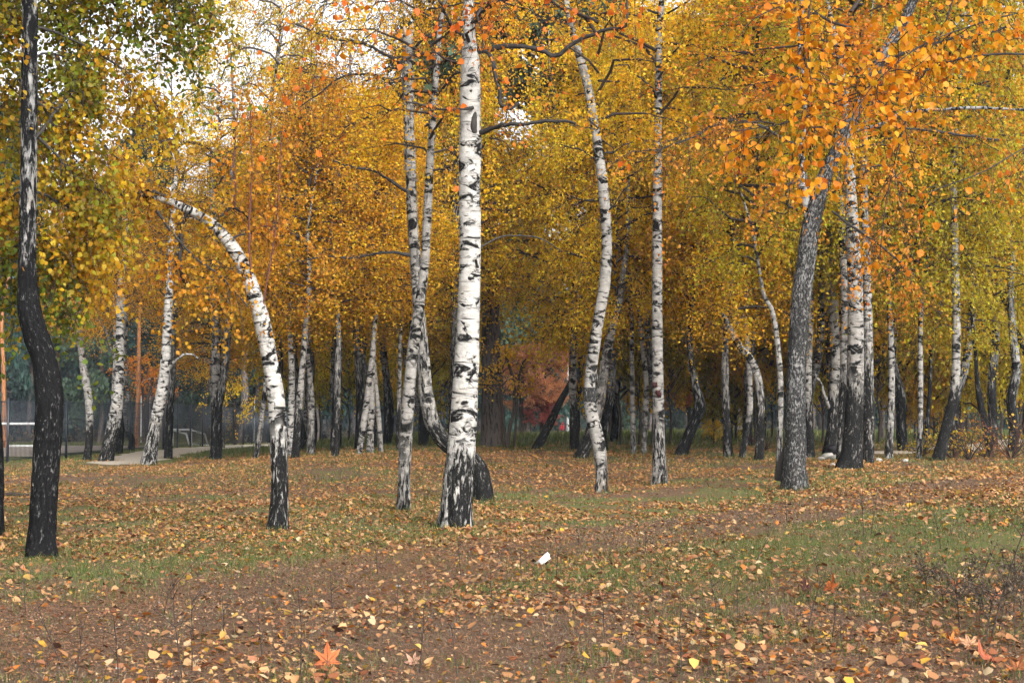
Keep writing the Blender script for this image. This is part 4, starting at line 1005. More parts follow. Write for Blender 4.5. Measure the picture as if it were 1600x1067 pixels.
def mini_goal(label, loc, rz, wdt, hgt, dep, rad=0.04):
    t = thing('football_goal', loc, label, 'goal'); t.rotation_euler = (0, 0, rz)
    def part(nm, p, q): V, F = cyl(p, q, rad); link(nm, mesh(nm, V, F, M['white'], smooth=True), t)
    w2 = wdt / 2
    for s in (-1, 1):
        part('post', (s * w2, 0, -0.05), (s * w2, 0, hgt))
        part('side_rail', (s * w2, 0.0, hgt - 0.02), (s * w2, dep, hgt * 0.72))
        part('rear_post', (s * w2, dep, hgt * 0.72), (s * w2, dep + 0.25, -0.04))
    part('crossbar', (-w2 - rad, 0, hgt), (w2 + rad, 0, hgt))
    part('ground_bar', (-w2, dep + 0.25, 0.04), (w2, dep + 0.25, 0.04))
g = hit(290, 697)
mini_goal('small white goal frame behind the fence left of the dark speckled birch', (g[0] - 0.5, g[1] + 1.5, float(gz(g[0] - 0.5, g[1] + 1.5))), math.radians(-28), 1.15, 0.78, 1.0)
g = hit(384, 690)
mini_goal('small white goal frame half hidden behind the arching birch', (g[0] - 0.6, g[1] + 1.5, float(gz(g[0] - 0.6, g[1] + 1.5))), math.radians(-28), 1.15, 0.72, 1.0)
xg = (20 - 800) / FPX * 66
mini_goal('wide low white goal frame beyond the fence at the left edge', (xg - 0.3, 66, float(gz(xg, 66)) + 0.03), 0.0, 3.0, 1.02, 1.0, 0.05)

def pole(label, px, pyb, Y, hgt=7.0, rad=0.09):
    x = (px - 800) / FPX * Y; z = float(gz(x, Y))
    t = thing('lamp_post', (x, Y, z), label, 'lamp post')
    P = np.array([[0, 0, -0.2], [0, 0, 0.6], [0, 0, hgt * 0.5], [0, 0, hgt]])
    V, F = tubes(P[None], np.array([[rad * 1.5, rad * 1.3, rad, rad * 0.8]]), 10); link('pole', mesh('pole', V, F, M['white'], smooth=True), t)
    A = np.array([[0, 0, hgt - 0.02], [0.2, 0, hgt + 0.25], [0.7, 0, hgt + 0.4]]); V, F = tubes(A[None], np.array([[rad * .7, rad * .6, rad * .5]]), 8); link('arm', mesh('arm', V, F, M['white'], smooth=True), t)
    v, f = boxVF((1.0, 0, hgt + 0.4), (0.7, 0.24, 0.12)); link('lamp_head', mesh('lamp_head', v, f, M['white']), t)
pole('white lamp post beside the person in the red jacket', 887, 682, 140, 8.0, 0.10)
pole('thin white lamp post left of the three pale birch stems', 562, 670, 118, 3.4, 0.05)
pole('thin white lamp post beside the arching birch at the left', 398, 670, 120, 3.6, 0.05)
pole('thin white lamp post beyond the fence near the curved birch', 221, 670, 125, 5.0, 0.05)

# ------------------------------------------------------------------ people
def person(label, loc, rz, jacket, hgt=1.66, hood=True, bag=False):
    t = thing('person', loc, label, 'person'); t.rotation_euler = (0, 0, rz)
    # one skinned body: pelvis root, legs in stride, torso, neck, head, arms
    J = dict(pel=(0,0,.90,.135), bel=(0,.0,1.06,.125), che=(0,.01,1.28,.15), nek=(0,.03,1.44,.06), hea=(0,.05,1.55,.098), top=(0,.045,1.62,.075),
             hl=(-.09,0,.86,.095), kl=(-.10,.10,.49,.066), al=(-.10,.02,.09,.045), fl=(-.10,.17,.035,.036),
             hr=(.09,0,.86,.095), kr=(.10,.06,.48,.066), ar=(.10,-.17,.10,.045), fr=(.10,-.03,.035,.036),
             sl=(-.18,.01,1.37,.062), el=(-.24,-.04,1.10,.046), wl=(-.25,.04,.87,.034), hdl=(-.25,.06,.78,.036),
             sr=(.18,.01,1.37,.062), er=(.24,-.05,1.10,.046), wr=(.25,.02,.87,.034), hdr=(.25,.04,.78,.036))
    E = [('pel','bel'),('bel','che'),('che','nek'),('nek','hea'),('hea','top'),('pel','hl'),('hl','kl'),('kl','al'),('al','fl'),('pel','hr'),('hr','kr'),('kr','ar'),('ar','fr'),
         ('che','sl'),('sl','el'),('el','wl'),('wl','hdl'),('che','sr'),('sr','er'),('er','wr'),('wr','hdr')]
    def skin(nm, keys, edges, mat, scale=1.0, sub=1):
        ix = {k_: i for i, k_ in enumerate(keys)}
        me = bpy.data.meshes.new(nm)
        me.from_pydata([tuple(c * hgt / 1.66 for c in J[k_][:3]) for k_ in keys], [(ix[a], ix[b]) for a, b in edges], [])
        o = link(nm, me, t)
        sm = o.modifiers.new('skin', 'SKIN'); sm.use_smooth_shade = True
        for i, k_ in enumerate(keys):
            rr = J[k_][3] * scale; me.skin_vertices[0].data[i].radius = (rr, rr); me.skin_vertices[0].data[i].use_root = (i == 0)
        o.modifiers.new('sub', 'SUBSURF').levels = sub; o.modifiers['sub'].render_levels = sub
        me.materials.append(mat)
        return o
    skin('body', list(J), E, M['skin'])
    legs = ['pel','hl','kl','al','hr','kr','ar']
    skin('trousers', legs, [('pel','hl'),('hl','kl'),('kl','al'),('pel','hr'),('hr','kr'),('kr','ar')], M['trousers'], 1.22)
    jk = ['bel','che','pel','sl','el','wl','sr','er','wr']
    skin('jacket', jk, [('pel','bel'),('bel','che'),('che','sl'),('sl','el'),('el','wl'),('che','sr'),('sr','er'),('er','wr')], jacket, 1.34)
    V = []; 
    th = np.linspace(0, 2 * math.pi, 14, endpoint=False); ph = np.linspace(-0.45 * math.pi if hood else -0.1 * math.pi, 0.5 * math.pi, 9)
    sph = np.array([[0.125 * math.cos(p) * math.cos(a), 0.04 - 0.012 + 0.135 * math.cos(p) * math.sin(a) - 0.02, 1.555 + 0.145 * math.sin(p)] for p in ph for a in th])
    i = np.arange(8)[:, None] * 14; q = np.arange(14)[None, :]
    F = np.stack([i + q, i + (q + 1) % 14, i + 14 + (q + 1) % 14, i + 14 + q], -1).reshape(-1, 4)
    nm = 'hood' if hood else 'hair'
    link(nm, mesh(nm, sph * hgt / 1.66, [F], jacket if hood else M['hair'], smooth=True), t)
    for s in (-1, 1):
        v, f = boxVF((s * .10, .10 if s < 0 else -.09, .045), (.09, .26, .09)); link('shoe', mesh('shoe', v, f, M['black']), t)
    return t
pp = np.array([(879 - 800) / FPX * 150, 150]); pz = float(gz(*pp))
person('person in a red hooded jacket walking away with a white bag', (pp[0], pp[1], pz), 0.15, M['red'])
bx0 = np.array([pp[0] - 0.36, pp[1] + 0.0, pz + 0.75])
th = np.linspace(0, 2 * math.pi, 12, endpoint=False)
prof = [(0.02, 0.05), (-0.10, 0.07), (-0.22, 0.15), (-0.36, 0.19), (-0.46, 0.15), (-0.49, 0.03)]
V = np.array([[rr * math.cos(a) * 1.0, rr * math.sin(a) * 0.6, zz] for zz, rr in prof for a in th]) * 1.0
V += rng.normal(size=V.shape) * 0.008
i = np.arange(len(prof) - 1)[:, None] * 12; q = np.arange(12)[None, :]
tb = thing('shopping_bag', bx0, 'white plastic bag carried by the person in the red jacket', 'bag')
link('sack', mesh('sack', V, [np.stack([i + q, i + (q + 1) % 12, i + 12 + (q + 1) % 12, i + 12 + q], -1).reshape(-1, 4)], M['paper'], smooth=True), tb)
hp = np.array([[[-0.05, 0, 0], [-0.04, 0, 0.07], [0, 0, 0.10], [0.04, 0, 0.07], [0.05, 0, 0]]], float); V, F = tubes(hp, np.full((1, 5), 0.012), 6); link('handle', mesh('handle', V, F, M['paper'], smooth=True), tb)
pp = np.array([(942 - 800) / FPX * 118, 118]); 
person('person in a dark blue jacket half hidden behind the wavy birch', (pp[0], pp[1], float(gz(*pp))), 2.9, M['navy'], 1.75, False)

# ------------------------------------------------------------------ litter, stones
def lump(name, loc, s, mat, label, cat, group=None, seed=0, squash=0.6):
    r = np.random.default_rng(seed)
    th = np.linspace(0, 2 * math.pi, 10, endpoint=False); ph = np.linspace(-math.pi / 2, math.pi / 2, 7)
    V = np.array([[math.cos(p) * math.cos(a), math.cos(p) * math.sin(a), math.sin(p) * squash] for p in ph for a in th])
    V = V * (0.75 + 0.55 * vnoise(V[:, 0] * 1.6 + seed * 3.1, V[:, 1] * 1.6, V[:, 2] * 1.6))[:, None] * s
    i = np.arange(6)[:, None] * 10; q = np.arange(10)[None, :]
    o = link(name, mesh(name, V, [np.stack([i + q, i + (q + 1) % 10, i + 10 + (q + 1) % 10, i + 10 + q], -1).reshape(-1, 4)], mat), None, loc)
    return tag(o, label, cat, group)
for j, (px, py, s) in enumerate(((1293,717,.17),(1299,719,.13),(1304,720,.16),(1308,718,.12),(1283,719,.10),(1265,716,.12),(1301,728,.07),(1414,721,.08),(1372,721,.10))):
    p = hit(px, py); lump('stone', (p[0], p[1], p[2] + s * 0.25), s, M['stone'], 'pale lump of rubble lying by the feet of the right hand birch clump', 'stone', 'pale rubble by the birch clump', j + 3)
p = hit(1304, 716); lump('rubbish_bag', (p[0], p[1] - 0.1, p[2] + 0.24), 0.24, M['black'], 'black bundle between the dark footed birch and the clump', 'bag', None, 44, 0.55)

# folded white card
p = hit(848, 884)
t = thing('litter_card', p, 'folded piece of white card lying on the foreground path', 'litter')
a = np.array([[-.075, 0, .03], [-.025, -.03, .0], [.075, -.005, .075], [.045, .03, .135]]); th_ = np.array([0.004, 0.012, 0.003])
link('front_flap', mesh('front_flap', np.vstack([a, a + th_]), [np.array([[0,1,2,3],[7,6,5,4],[0,4,5,1],[1,5,6,2],[2,6,7,3],[3,7,4,0]])], M['paper']), t)
b_ = np.array([[-.075, 0, .03], [.045, .03, .135], [.075, .09, .10], [-.05, .08, .0]])
link('rear_flap', mesh('rear_flap', np.vstack([b_, b_ + th_]), [np.array([[0,1,2,3],[7,6,5,4],[0,4,5,1],[1,5,6,2],[2,6,7,3],[3,7,4,0]])], M['paper']), t)
for j, (px, py, s, lb) in enumerate(((144, 932, .022, 'tiny white scrap on the path at the lower left'), (183, 1045, .018, 'tiny white scrap near the lower left corner'), (622, 918, .04, 'crumpled whitish scrap on the path below the bright birch'), (1125, 940, .035, 'crumpled whitish scrap in the right foreground'))):
    p = hit(px, py); lump('paper_scrap', (p[0], p[1], p[2] + s * .25), s * .7, M['stone'], lb, 'litter', None, 60 + j)
# fallen stick
p = hit(22, 776); V, F = tubes(np.array([[[-.25, 0, .03], [-.08, .02, .05], [.1, 0, .03], [.28, .03, .04]]]), np.array([[.03, .035, .03, .015]]), 8)
tag(link('fallen_stick', mesh('fallen_stick', V, F, M['twig'], smooth=True), None, p), 'short dark stick on the left dirt path beside the black trunk', 'stick')

# ------------------------------------------------------------------ big maple leaves
def maple(px, py, size, col, tilt, rz, label, curl=0.25, lift=0.02):
    col = tuple(x * .8 for x in col)
    if px > 1400: size *= 0.8; tilt = tilt * 0.6; curl = curl * 1.3
    p = hit(px, py)
    out = []
    lobes = [(-146, .42), (-98, .74), (-48, .92), (0, 1.0), (48, .92), (98, .74), (146, .42)]
    for li, (ang, rad) in enumerate(lobes):
        for da, k_ in ((-15, .60), (-10, .74), (0, 1.0), (10, .74), (15, .60)):
            a_ = math.radians(ang + da); out.append((math.sin(a_) * rad * k_, math.cos(a_) * rad * k_))
        if li < 6:
            a_ = math.radians((ang + lobes[li + 1][0]) / 2); rs = .40 * (rad + lobes[li + 1][1]) / 2 + .06; out.append((math.sin(a_) * rs, math.cos(a_) * rs))
    n = len(out)
    V = [(0, 0, 0)]
    for (x, y) in out:
        rr = math.hypot(x, y); V.append((x, y, curl * rr * rr * (0.7 + 0.6 * math.sin(x * 5 + size * 40)) + 0.10 * math.sin(x * 9 + y * 4 + size * 90)))
    for (x, y) in out: V.append((x * .55, y * .55, curl * 0.12 + 0.04 * math.sin(x * 14 + size * 30)))
    V = np.array(V) * size * 0.62
    F3 = np.array([[0, 1 + n + i_, 1 + n + (i_ + 1) % n] for i_ in range(n)])
    F4 = np.array([[1 + n + i_, 1 + i_, 1 + (i_ + 1) % n, 1 + n + (i_ + 1) % n] for i_ in range(n)])
    c = np.array(col) * rng.uniform(0.75, 1.2, size=(2 * n, 1)); c4 = np.concatenate([c, np.ones((2 * n, 1))], 1)
    t = thing('maple_leaf', (p[0], p[1], p[2] + lift), label, 'leaf', None)
    t.rotation_euler = (tilt, 0, rz)
    o = link('blade', mesh('blade', V, [F3, F4], M['dryleaf'], {'col': ('FLOAT_COLOR', 'FACE', c4)}), t)
    st = np.array([[[0, 0, 0], [0, -.25, .02], [0.02, -.5, .06]]]) * size; Vs, Fs = tubes(st, np.array([[.004, .003, .003]]) * size * 4, 5)
    vn = np.array([[[0, 0, .004], [math.sin(math.radians(a_)) * r_a * .55, math.cos(math.radians(a_)) * r_a * .55, curl * .12 + .02], [math.sin(math.radians(a_)) * r_a * .97, math.cos(math.radians(a_)) * r_a * .97, curl * r_a * r_a * (0.7 + 0.6 * math.sin(math.sin(math.radians(a_)) * r_a * 5 + size * 40)) + .02]] for a_, r_a in lobes]) * size * .62
    Vv, Fv = tubes(vn, np.tile(np.array([[.011, .008, .004]]) * size, (7, 1)), 4); link('vein', mesh('vein', Vv, Fv, M['twig_red'], smooth=True), o)
    link('leaf_stalk', mesh('leaf_stalk', Vs, Fs, M['twig_red'], smooth=True), t)
maple(512, 1042, .20, (.46, .13, .045), 1.15, 0.3, 'large upright orange maple leaf at the bottom left of centre', .25, .03)
maple(1296, 925, .20, (.46, .12, .03), 0.75, -1.2, 'large curled orange maple leaf in the right foreground', .5, .03)
maple(1262, 928, .17, (.05, .016, .012), 0.8, 0.8, 'dark brown curled maple leaf beside the large orange one', .5, .03)
maple(1240, 936, .14, (.48, .20, .10), 0.5, 2.0, 'pale pinkish maple leaf left of the dark brown one', .4, .02)
maple(1340, 950, .13, (.50, .20, .08), 0.2, 0.6, 'flat tan maple leaf right of the large orange one', .3, .02)
maple(1494, 930, .16, (.36, .10, .03), 0.9, 0.4, 'rust brown maple leaf caught in the dark weeds', .4, .08)
maple(1552, 945, .20, (.42, .17, .09), 0.7, -0.5, 'pinkish brown maple leaf right of the rust brown one in the weeds', .4, .05)
maple(1490, 1010, .17, (.45, .14, .03), 0.9, 0.9, 'orange brown maple leaf at the foot of the weeds', .4, .03)
maple(1515, 1012, .19, (.44, .24, .13), 0.9, 0.0, 'pale ribbed maple leaf standing at the foot of the weeds', .2, .03)
maple(1546, 1040, .22, (.36, .10, .05), 0.6, 1.2, 'dark red brown curled maple leaf near the lower right corner', .6, .03)
maple(1590, 1052, .20, (.40, .15, .06), 0.8, -0.7, 'brown maple leaf at the lower right corner', .4, .03)
maple(645, 1040, .12, (.50, .28, .19), 0.9, -.4, 'pale pink maple leaf at the bottom right of the large upright one', .3, .02)
maple(1470, 843, .15, (.48, .21, .12), 0.15, 1.9, 'flat pinkish leaf on the grass at the right', .2, .02)
maple(995, 818, .14, (.46, .20, .12), 0.15, 1.0, 'flat pinkish maple leaf on the path right of centre', .2, .02)

# ------------------------------------------------------------------ fallen leaves
FALL = np.array([(.49,.27,.125), (.55,.33,.155), (.43,.205,.09), (.54,.34,.09), (.56,.31,.045), (.50,.17,.035), (.25,.09,.04), (.58,.43,.25), (.09,.045,.03), (.38,.165,.085)])
FW = np.array([.18, .12, .20, .06, .05, .09, .13, .04, .05, .08])
def lie(r, x, y, size, lift=0.008, tilt=0.38):
    n = len(x); az = r.uniform(0, 2 * math.pi, n)
    A = np.stack([np.cos(az), np.sin(az), r.normal(size=n) * tilt], 1)
    S = np.stack([-np.sin(az), np.cos(az), r.normal(size=n) * tilt], 1)
    z = gz(x, y) + lift + np.abs(A[:, 2]) * size * 0.5 + r.uniform(0, 0.012, n)
    B = np.stack([x, y, z], 1) - A * size[:, None] * 0.5
    return B, A, S
r = np.random.default_rng(77)
def cand(n, y0, y1, marg=1.18):
    y = np.sqrt(r.uniform(y0 * y0, y1 * y1, n)); x = r.uniform(-1, 1, n) * (0.3337 * (marg - 0.08) * y + 1.2)
    return x, y
def dens(x, y):
    """share of full leaf cover"""
    base = 0.34 + 0.66 * ss(14.5, 20, y - 0.25 * x)
    base = base * (1 - 0.35 * ss(2, 5, x)) * (1 - 0.72 * ss(41, 49, y + 0.0 * x)) * (1 - 0.55 * ss(49, 54, y))
    patch = vnoise(x * 0.55, y * 0.38, 9.1) * 0.6 + vnoise(x * 1.9, y * 1.3, 5.1) * 0.4
    nr = 1 - ss(13, 18, y)
    base = base * ((0.12 + 0.35 * nr) + (1.75 - 0.6 * nr) * ss(0.28, 0.70, patch))
    base = base * (1 - 0.45 * on_path(x, y)) * (1 - 0.93 * on_sand(x, y))
    court = (x < -14.5)
    return np.where(court, base * 0.15, base)
parts = []
for n, y0, y1 in ((52000, 7.5, 14.5), (82000, 14.5, 26), (160000, 26, 56)):
    x, y = cand(n, y0, y1); k_ = r.random(n) < dens(x, y); parts.append((x[k_], y[k_]))
for o in list(sc.objects):          # drifts against the feet of the nearer trunks
    if o.parent is None and o.get('category') == 'tree' and 8 < o.location.y < 50 and abs(o.location.x) < 0.42 * o.location.y:
        m = 150; a = r.uniform(0, 6.28, m); q = np.abs(r.normal(size=m)) * .3 + 0.12 + (0.14 if o.location.y < 30 else 0.04)
        parts.append((o.location.x + np.cos(a) * q, o.location.y + np.sin(a) * q))
x = np.concatenate([p[0] for p in parts]); y = np.concatenate([p[1] for p in parts]); n = len(x)
size = np.clip(r.lognormal(math.log(.037), .40, n), .016, .085) * (1 + 0.25 * ss(2, 6, x) * (1 - ss(30, 40, y)))
ci = r.choice(len(FALL), n, p=FW / FW.sum())
far = ss(20, 34, y)
c = FALL[ci] * r.uniform(0.36, 0.80, size=(n, 1))
c = c * (1 - far[:, None] * 0.35) + far[:, None] * 0.35 * np.array([.46, .22, .07])
B, A, S = lie(r, x, y, size)
u = 800 + B[:, 0] / B[:, 1] * FPX; v = HOR - (B[:, 2] - CAMH) / B[:, 1] * FPX
key = np.where((u > 8) & (u < 1592) & (v < 1060), size / B[:, 1], 0); sel = np.argsort(-key)[:300]
keep = np.ones(n, bool); keep[sel] = False
o = link('fallen_leaves', leaf_mesh('fallen_leaves', B[keep], size[keep], A[keep], S[keep], c[keep], M['dryleaf'], True, r.normal(size=int(keep.sum())) * 0.16, 0.40))
tag(o, 'carpet of fallen tan, orange and yellow leaves over the ground', 'fallen leaves', None, 'stuff')
CN = ['tan', 'pale peach', 'light brown', 'straw yellow', 'yellow', 'orange', 'dark brown', 'cream', 'blackish', 'pinkish brown']
lib = {}
for i in sel:
    kx = (int(ci[i]), int(r.integers(0, 4)))
    if kx not in lib:
        fo = [.10, .18, -.14, .05][kx[1]]; wd = [.40, .36, .44, .48][kx[1]]
        z1 = np.zeros((1, 3)); z1[0, 0] = -0.5
        lib[kx] = leaf_mesh('fallen_leaf', z1, np.ones(1), np.array([[1.0, 0, 0]]), np.array([[0, 1.0, 0]]), FALL[kx[0]][None] * r.uniform(.55, .9), M['dryleaf'], True, fo, wd)
    a = norm(A[i]); s_ = norm(S[i] - a * np.dot(S[i], a)); n_ = np.cross(a, s_); pc = B[i] + A[i] * size[i] * 0.5
    o = link('fallen_leaf', lib[kx])
    o.matrix_world = Matrix(((a[0], s_[0], n_[0], pc[0]), (a[1], s_[1], n_[1], pc[1]), (a[2], s_[2], n_[2], pc[2]), (0, 0, 0, 1))) @ Matrix.Scale(float(size[i]), 4)
    tag(o, '%s fallen leaf lying in the near foreground' % CN[kx[0]], 'leaf', '%s fallen leaves in the foreground' % CN[kx[0]])

# ------------------------------------------------------------------ grass, needles
def blades(r, x, y, h, wd, col, lean=0.5):
    n = len(x); z = gz(x, y); az = r.uniform(0, 6.28, n); la = r.uniform(0, 6.28, n); ll = r.uniform(0.1, 1, n) * lean
    sx, sy = np.cos(az) * wd / 2, np.sin(az) * wd / 2
    P0 = np.stack([x - sx, y - sy, z - 0.005], 1); P1 = np.stack([x + sx, y + sy, z - 0.005], 1)
    mx, my = x + np.cos(la) * ll * h * 0.35, y + np.sin(la) * ll * h * 0.35
    P2 = np.stack([mx + sx * .7, my + sy * .7, z + h * 0.6], 1); P3 = np.stack([mx - sx * .7, my - sy * .7, z + h * 0.6], 1)
    P4 = np.stack([x + np.cos(la) * ll * h, y + np.sin(la) * ll * h, z + h * (1 - 0.3 * ll)], 1)
    V = np.stack([P0, P1, P2, P3, P4], 1).reshape(-1, 3); b = np.arange(n)[:, None] * 5
    F4 = b + np.array([[0, 1, 2, 3]]); F3 = b + np.array([[3, 2, 4]])
    c4 = np.concatenate([col, np.ones((n, 1))], 1)
    return V, [F4, F3], np.vstack([c4, c4])
GC = np.array([(.050,.085,.018), (.075,.105,.022), (.11,.12,.035), (.19,.15,.06), (.035,.065,.018)])
def grass_dens(x, y):
    pt = vnoise(x * 0.5, y * 0.36, 21.1) * 0.55 + vnoise(x * 1.7, y * 1.3, 15.1) * 0.45
    d = ss(0.44, 0.62, pt + 0.05 * ss(2, 6, x) + 0.09 * ss(12, 15, y) * (1 - ss(24, 30, y)))
    tuft = ss(0.42, 0.68, vnoise(x * 6.5, y * 5.0, 51.3))
    return np.clip(d * (0.15 + 1.1 * tuft) + 0.10 * tuft, 0, 1) * (1 - 0.8 * on_path(x, y)) * (1 - on_sand(x, y)) * (1 - 0.4 * (1 - ss(9, 14, y)))
r = np.random.default_rng(88); gp = []
for n, y0, y1, hs_, wd in ((230000, 7.5, 20, .06, .0045), (170000, 20, 48, .075, .008)):
    x, y = cand(n, y0, y1); k_ = r.random(n) < grass_dens(x, y); x, y = x[k_], y[k_]; m = len(x)
    c = GC[r.choice(5, m, p=[.28, .26, .2, .14, .12])] * r.uniform(.7, 1.25, size=(m, 1))
    gp.append(blades(r, x, y, hs_ * r.uniform(.5, 1.5, m), wd * np.ones(m), c, 0.9))
# tufts round the feet of the trunks
tx, ty = [], []
for o in list(sc.objects):
    if o.parent is None and o.get('category') == 'tree' and 8 < o.location.y < 62 and abs(o.location.x) < 0.42 * o.location.y:
        m = 130; a = r.uniform(0, 6.28, m); q = np.abs(r.normal(size=m)) * .16 + 0.13 + (0.12 if o.location.y < 30 else 0.02)
        tx.append(o.location.x + np.cos(a) * q); ty.append(o.location.y + np.sin(a) * q)
tx = np.concatenate(tx); ty = np.concatenate(ty); m = len(tx)
gp.append(blades(r, tx, ty, .10 * r.uniform(.5, 1.6, m), .007 * np.ones(m), GC[r.choice(5, m)] * r.uniform(.7, 1.2, size=(m, 1)), 0.8))
# dead straw coloured blades in the near ground
n = 130000; x, y = cand(n, 7.5, 19); k_ = r.random(n) < ss(.40, .62, vnoise(x * 1.6, y * 1.1, 61.) * .6 + vnoise(x * 7, y * 6, 63.) * .4); x, y = x[k_], y[k_]; m = len(x)
DG = np.array([(.22,.15,.085), (.13,.105,.075), (.28,.17,.09), (.09,.075,.055), (.17,.145,.11)])
gp.append(blades(r, x, y, .032 * r.uniform(.4, 1.6, m), .0038 * np.ones(m), DG[r.choice(5, m)] * r.uniform(.6, 1.2, size=(m, 1)), 2.2))
V, F = joinVF([(a_, f_) for a_, f_, _ in gp])
nq = [len(f_[0]) for _, f_, _ in gp]
c4 = np.vstack([cc[:q_] for (_, _, cc), q_ in zip(gp, nq)] + [cc[q_:] for (_, _, cc), q_ in zip(gp, nq)])
tag(link('grass', mesh('grass', V, F, M['grass'], {'col': ('FLOAT_COLOR', 'FACE', c4)})), 'short patchy green grass among the fallen leaves', 'grass', None, 'stuff')
# taller meadow beyond the grove
n = 90000; x, y = cand(n, 48, 110, 1.25); k_ = (r.random(n) < 0.35 + 0.65 * ss(.35, .6, vnoise(x * .3, y * .12, 2.2))) & (on_sand(x, y) < 0.4) & ~((x < -15.5) & (y > 50) & (y < 74)); x, y = x[k_], y[k_]; m = len(x)
dry = ss(70, 105, y)[:, None]
c = (GC[r.choice(5, m, p=[.25, .3, .3, .1, .05])] * 1.3 * (1 - dry) + np.array([.20, .155, .095]) * dry) * r.uniform(.65, 1.2, size=(m, 1))
V, F, c4 = blades(r, x, y, (.12 + .16 * ss(52, 62, y) * (x > -9)) * r.uniform(.5, 1.4, m), (.018 + .0002 * y), c, 0.6)
tag(link('meadow_grass', mesh('meadow_grass', V, F, M['grass'], {'col': ('FLOAT_COLOR', 'FACE', c4)})), 'taller grey green meadow grass beyond the grove', 'grass', None, 'stuff')
# crumbs of old leaves trodden into the near ground
n = 140000; x, y = cand(n, 7.5, 22); k_ = r.random(n) < (0.35 + 0.5 * on_path(x, y)) * (0.35 + 0.9 * ss(.3, .65, vnoise(x * 1.1, y * .8, 41.))); x, y = x[k_], y[k_]; m = len(x)
sz_ = r.uniform(.007, .026, m); B_, A_, S_ = lie(r, x, y, sz_, .012, .4)
CR = np.array([(.34,.17,.085), (.20,.10,.055), (.44,.26,.14), (.06,.036,.026), (.27,.20,.145), (.14,.12,.10)])
tag(link('leaf_litter', leaf_mesh('leaf_litter', B_, sz_, A_, S_, CR[r.choice(6, m)] * r.uniform(.6, 1.2, size=(m, 1)), M['dryleaf'], False, .1, .35)), 'brown crumbs of old leaves trodden into the near ground', 'leaf litter', None, 'stuff')
# brown pine needles on the near ground
n = 150000; x, y = cand(n, 7.5, 19); k_ = r.random(n) < (0.25 + 0.75 * on_path(x, y)) * (0.3 + ss(.3, .6, vnoise(x * .9, y * .7, 31.)) ); x, y = x[k_], y[k_]; m = len(x)
az = r.normal(size=m) * 0.9; L = r.uniform(.04, .10, m); z = gz(x, y) + .014 + r.uniform(0, .014, m)
d = np.stack([np.cos(az), np.sin(az), r.normal(size=m) * .12], 1) * L[:, None]; s_ = np.stack([-np.sin(az), np.cos(az), 0 * az], 1) * .003
P = np.stack([x, y, z], 1); V = np.stack([P - s_, P + s_, P + d], 1).reshape(-1, 3)
c = np.array([.30, .13, .055]) * r.uniform(.5, 1.3, size=(m, 1)) + r.uniform(0, .05, size=(m, 1))
tag(link('pine_needles', mesh('pine_needles', V, [np.arange(m)[:, None] * 3 + np.array([[0, 1, 2]])], M['grass'], {'col': ('FLOAT_COLOR', 'FACE', np.concatenate([c, np.ones((m, 1))], 1))})), 'thin brown pine needles strewn over the path', 'needles', None, 'stuff')

# ------------------------------------------------------------------ dry weeds, shrubs
def weed(px, py, topx, topy, label, nb=5, seed=0, rad=.0035, leaves=0, group=None, name='weed_stalk', mat='twig', spread=.22, cat='weed'):
    r = np.random.default_rng(seed + 900); b = hit(px, py)
    tp = at(topx, topy, b[1] + r.normal() * .1) - b; h = np.linalg.norm(tp)
    t = thing(name, b, label, cat, group)
    s = np.linspace(0, 1, 10)[:, None]; P = tp * s + np.cumsum(r.normal(size=(10, 3)) * .012 * h, 0) * s; P[0] = (0, 0, -.03)
    V, F = tubes(P[None], (rad * (1 - .7 * s[:, 0]))[None], 5); link('stem', mesh('stem', V, F, M[mat], smooth=True), t)
    tips = []
    for j in range(nb):
        i_ = int(r.integers(3, 9)); st = P[i_]; L = h * spread * r.uniform(.5, 1.5)
        d = norm(r.normal(size=3) * np.array([1, 1, .3]) + np.array([0, 0, .9])); q = np.linspace(0, 1, 5)[:, None]
        B_ = st + d * L * q + np.cumsum(r.normal(size=(5, 3)) * .03 * L, 0) * q
        V, F = tubes(B_[None], (rad * .55 * (1 - .6 * q[:, 0]))[None], 4); link('side_shoot', mesh('side_shoot', V, F, M[mat], smooth=True), t); tips.append(B_)
    if leaves:
        T = np.array(tips); B_, ti = on_twigs(r, T, leaves); m = len(B_)
        o = link('foliage', leaf_mesh('foliage', B_ + r.normal(size=(m, 3)) * .012, .028 * r.uniform(.6, 1.5, m), norm(r.normal(size=(m, 3))), r.normal(size=(m, 3)), np.array([.085, .064, .045]) * r.uniform(.5, 1.5, size=(m, 1)), M['dryleaf'], False, .1, .25), t); tag(o, kind='stuff')
WG = 'thin dry weed stalks in the foreground'
for j, (px, py, tx_, ty_, nb) in enumerate(((285,1062,262,880,9),(300,1050,300,930,6),(95,1040,60,940,5),(120,1050,130,960,3),(185,1060,180,960,4),(470,1064,468,930,3),(520,960,515,890,3),(590,900,588,855,3),(622,975,618,900,3),(655,1050,668,940,5),(715,1060,705,975,3),(720,900,716,840,4),(770,950,765,880,3),(870,905,868,855,4),(815,905,812,845,4),(905,860,902,820,3),(945,1000,940,930,3),(1065,1055,1060,940,3),(1105,1062,1108,1030,2),(1120,960,1110,890,4),(1152,975,1150,900,3),(1262,985,1285,890,5),(1300,1000,1310,930,3),(1280,905,1270,850,4),(1350,845,1345,740,8),(1360,840,1372,765,5),(1315,1010,1312,960,2),(1180,880,1215,810,4),(1420,800,1424,755,4),(40,960,36,905,3),(350,1000,352,935,4),(410,1030,405,960,3),(255,965,270,900,4),(1010,870,1006,820,3),(1230,820,1226,770,4),(1470,860,1464,800,4))):
    weed(px, py, tx_, ty_, 'thin dry weed stalk standing in the leaf strewn foreground', nb + 3, j, .0048, 0, WG)
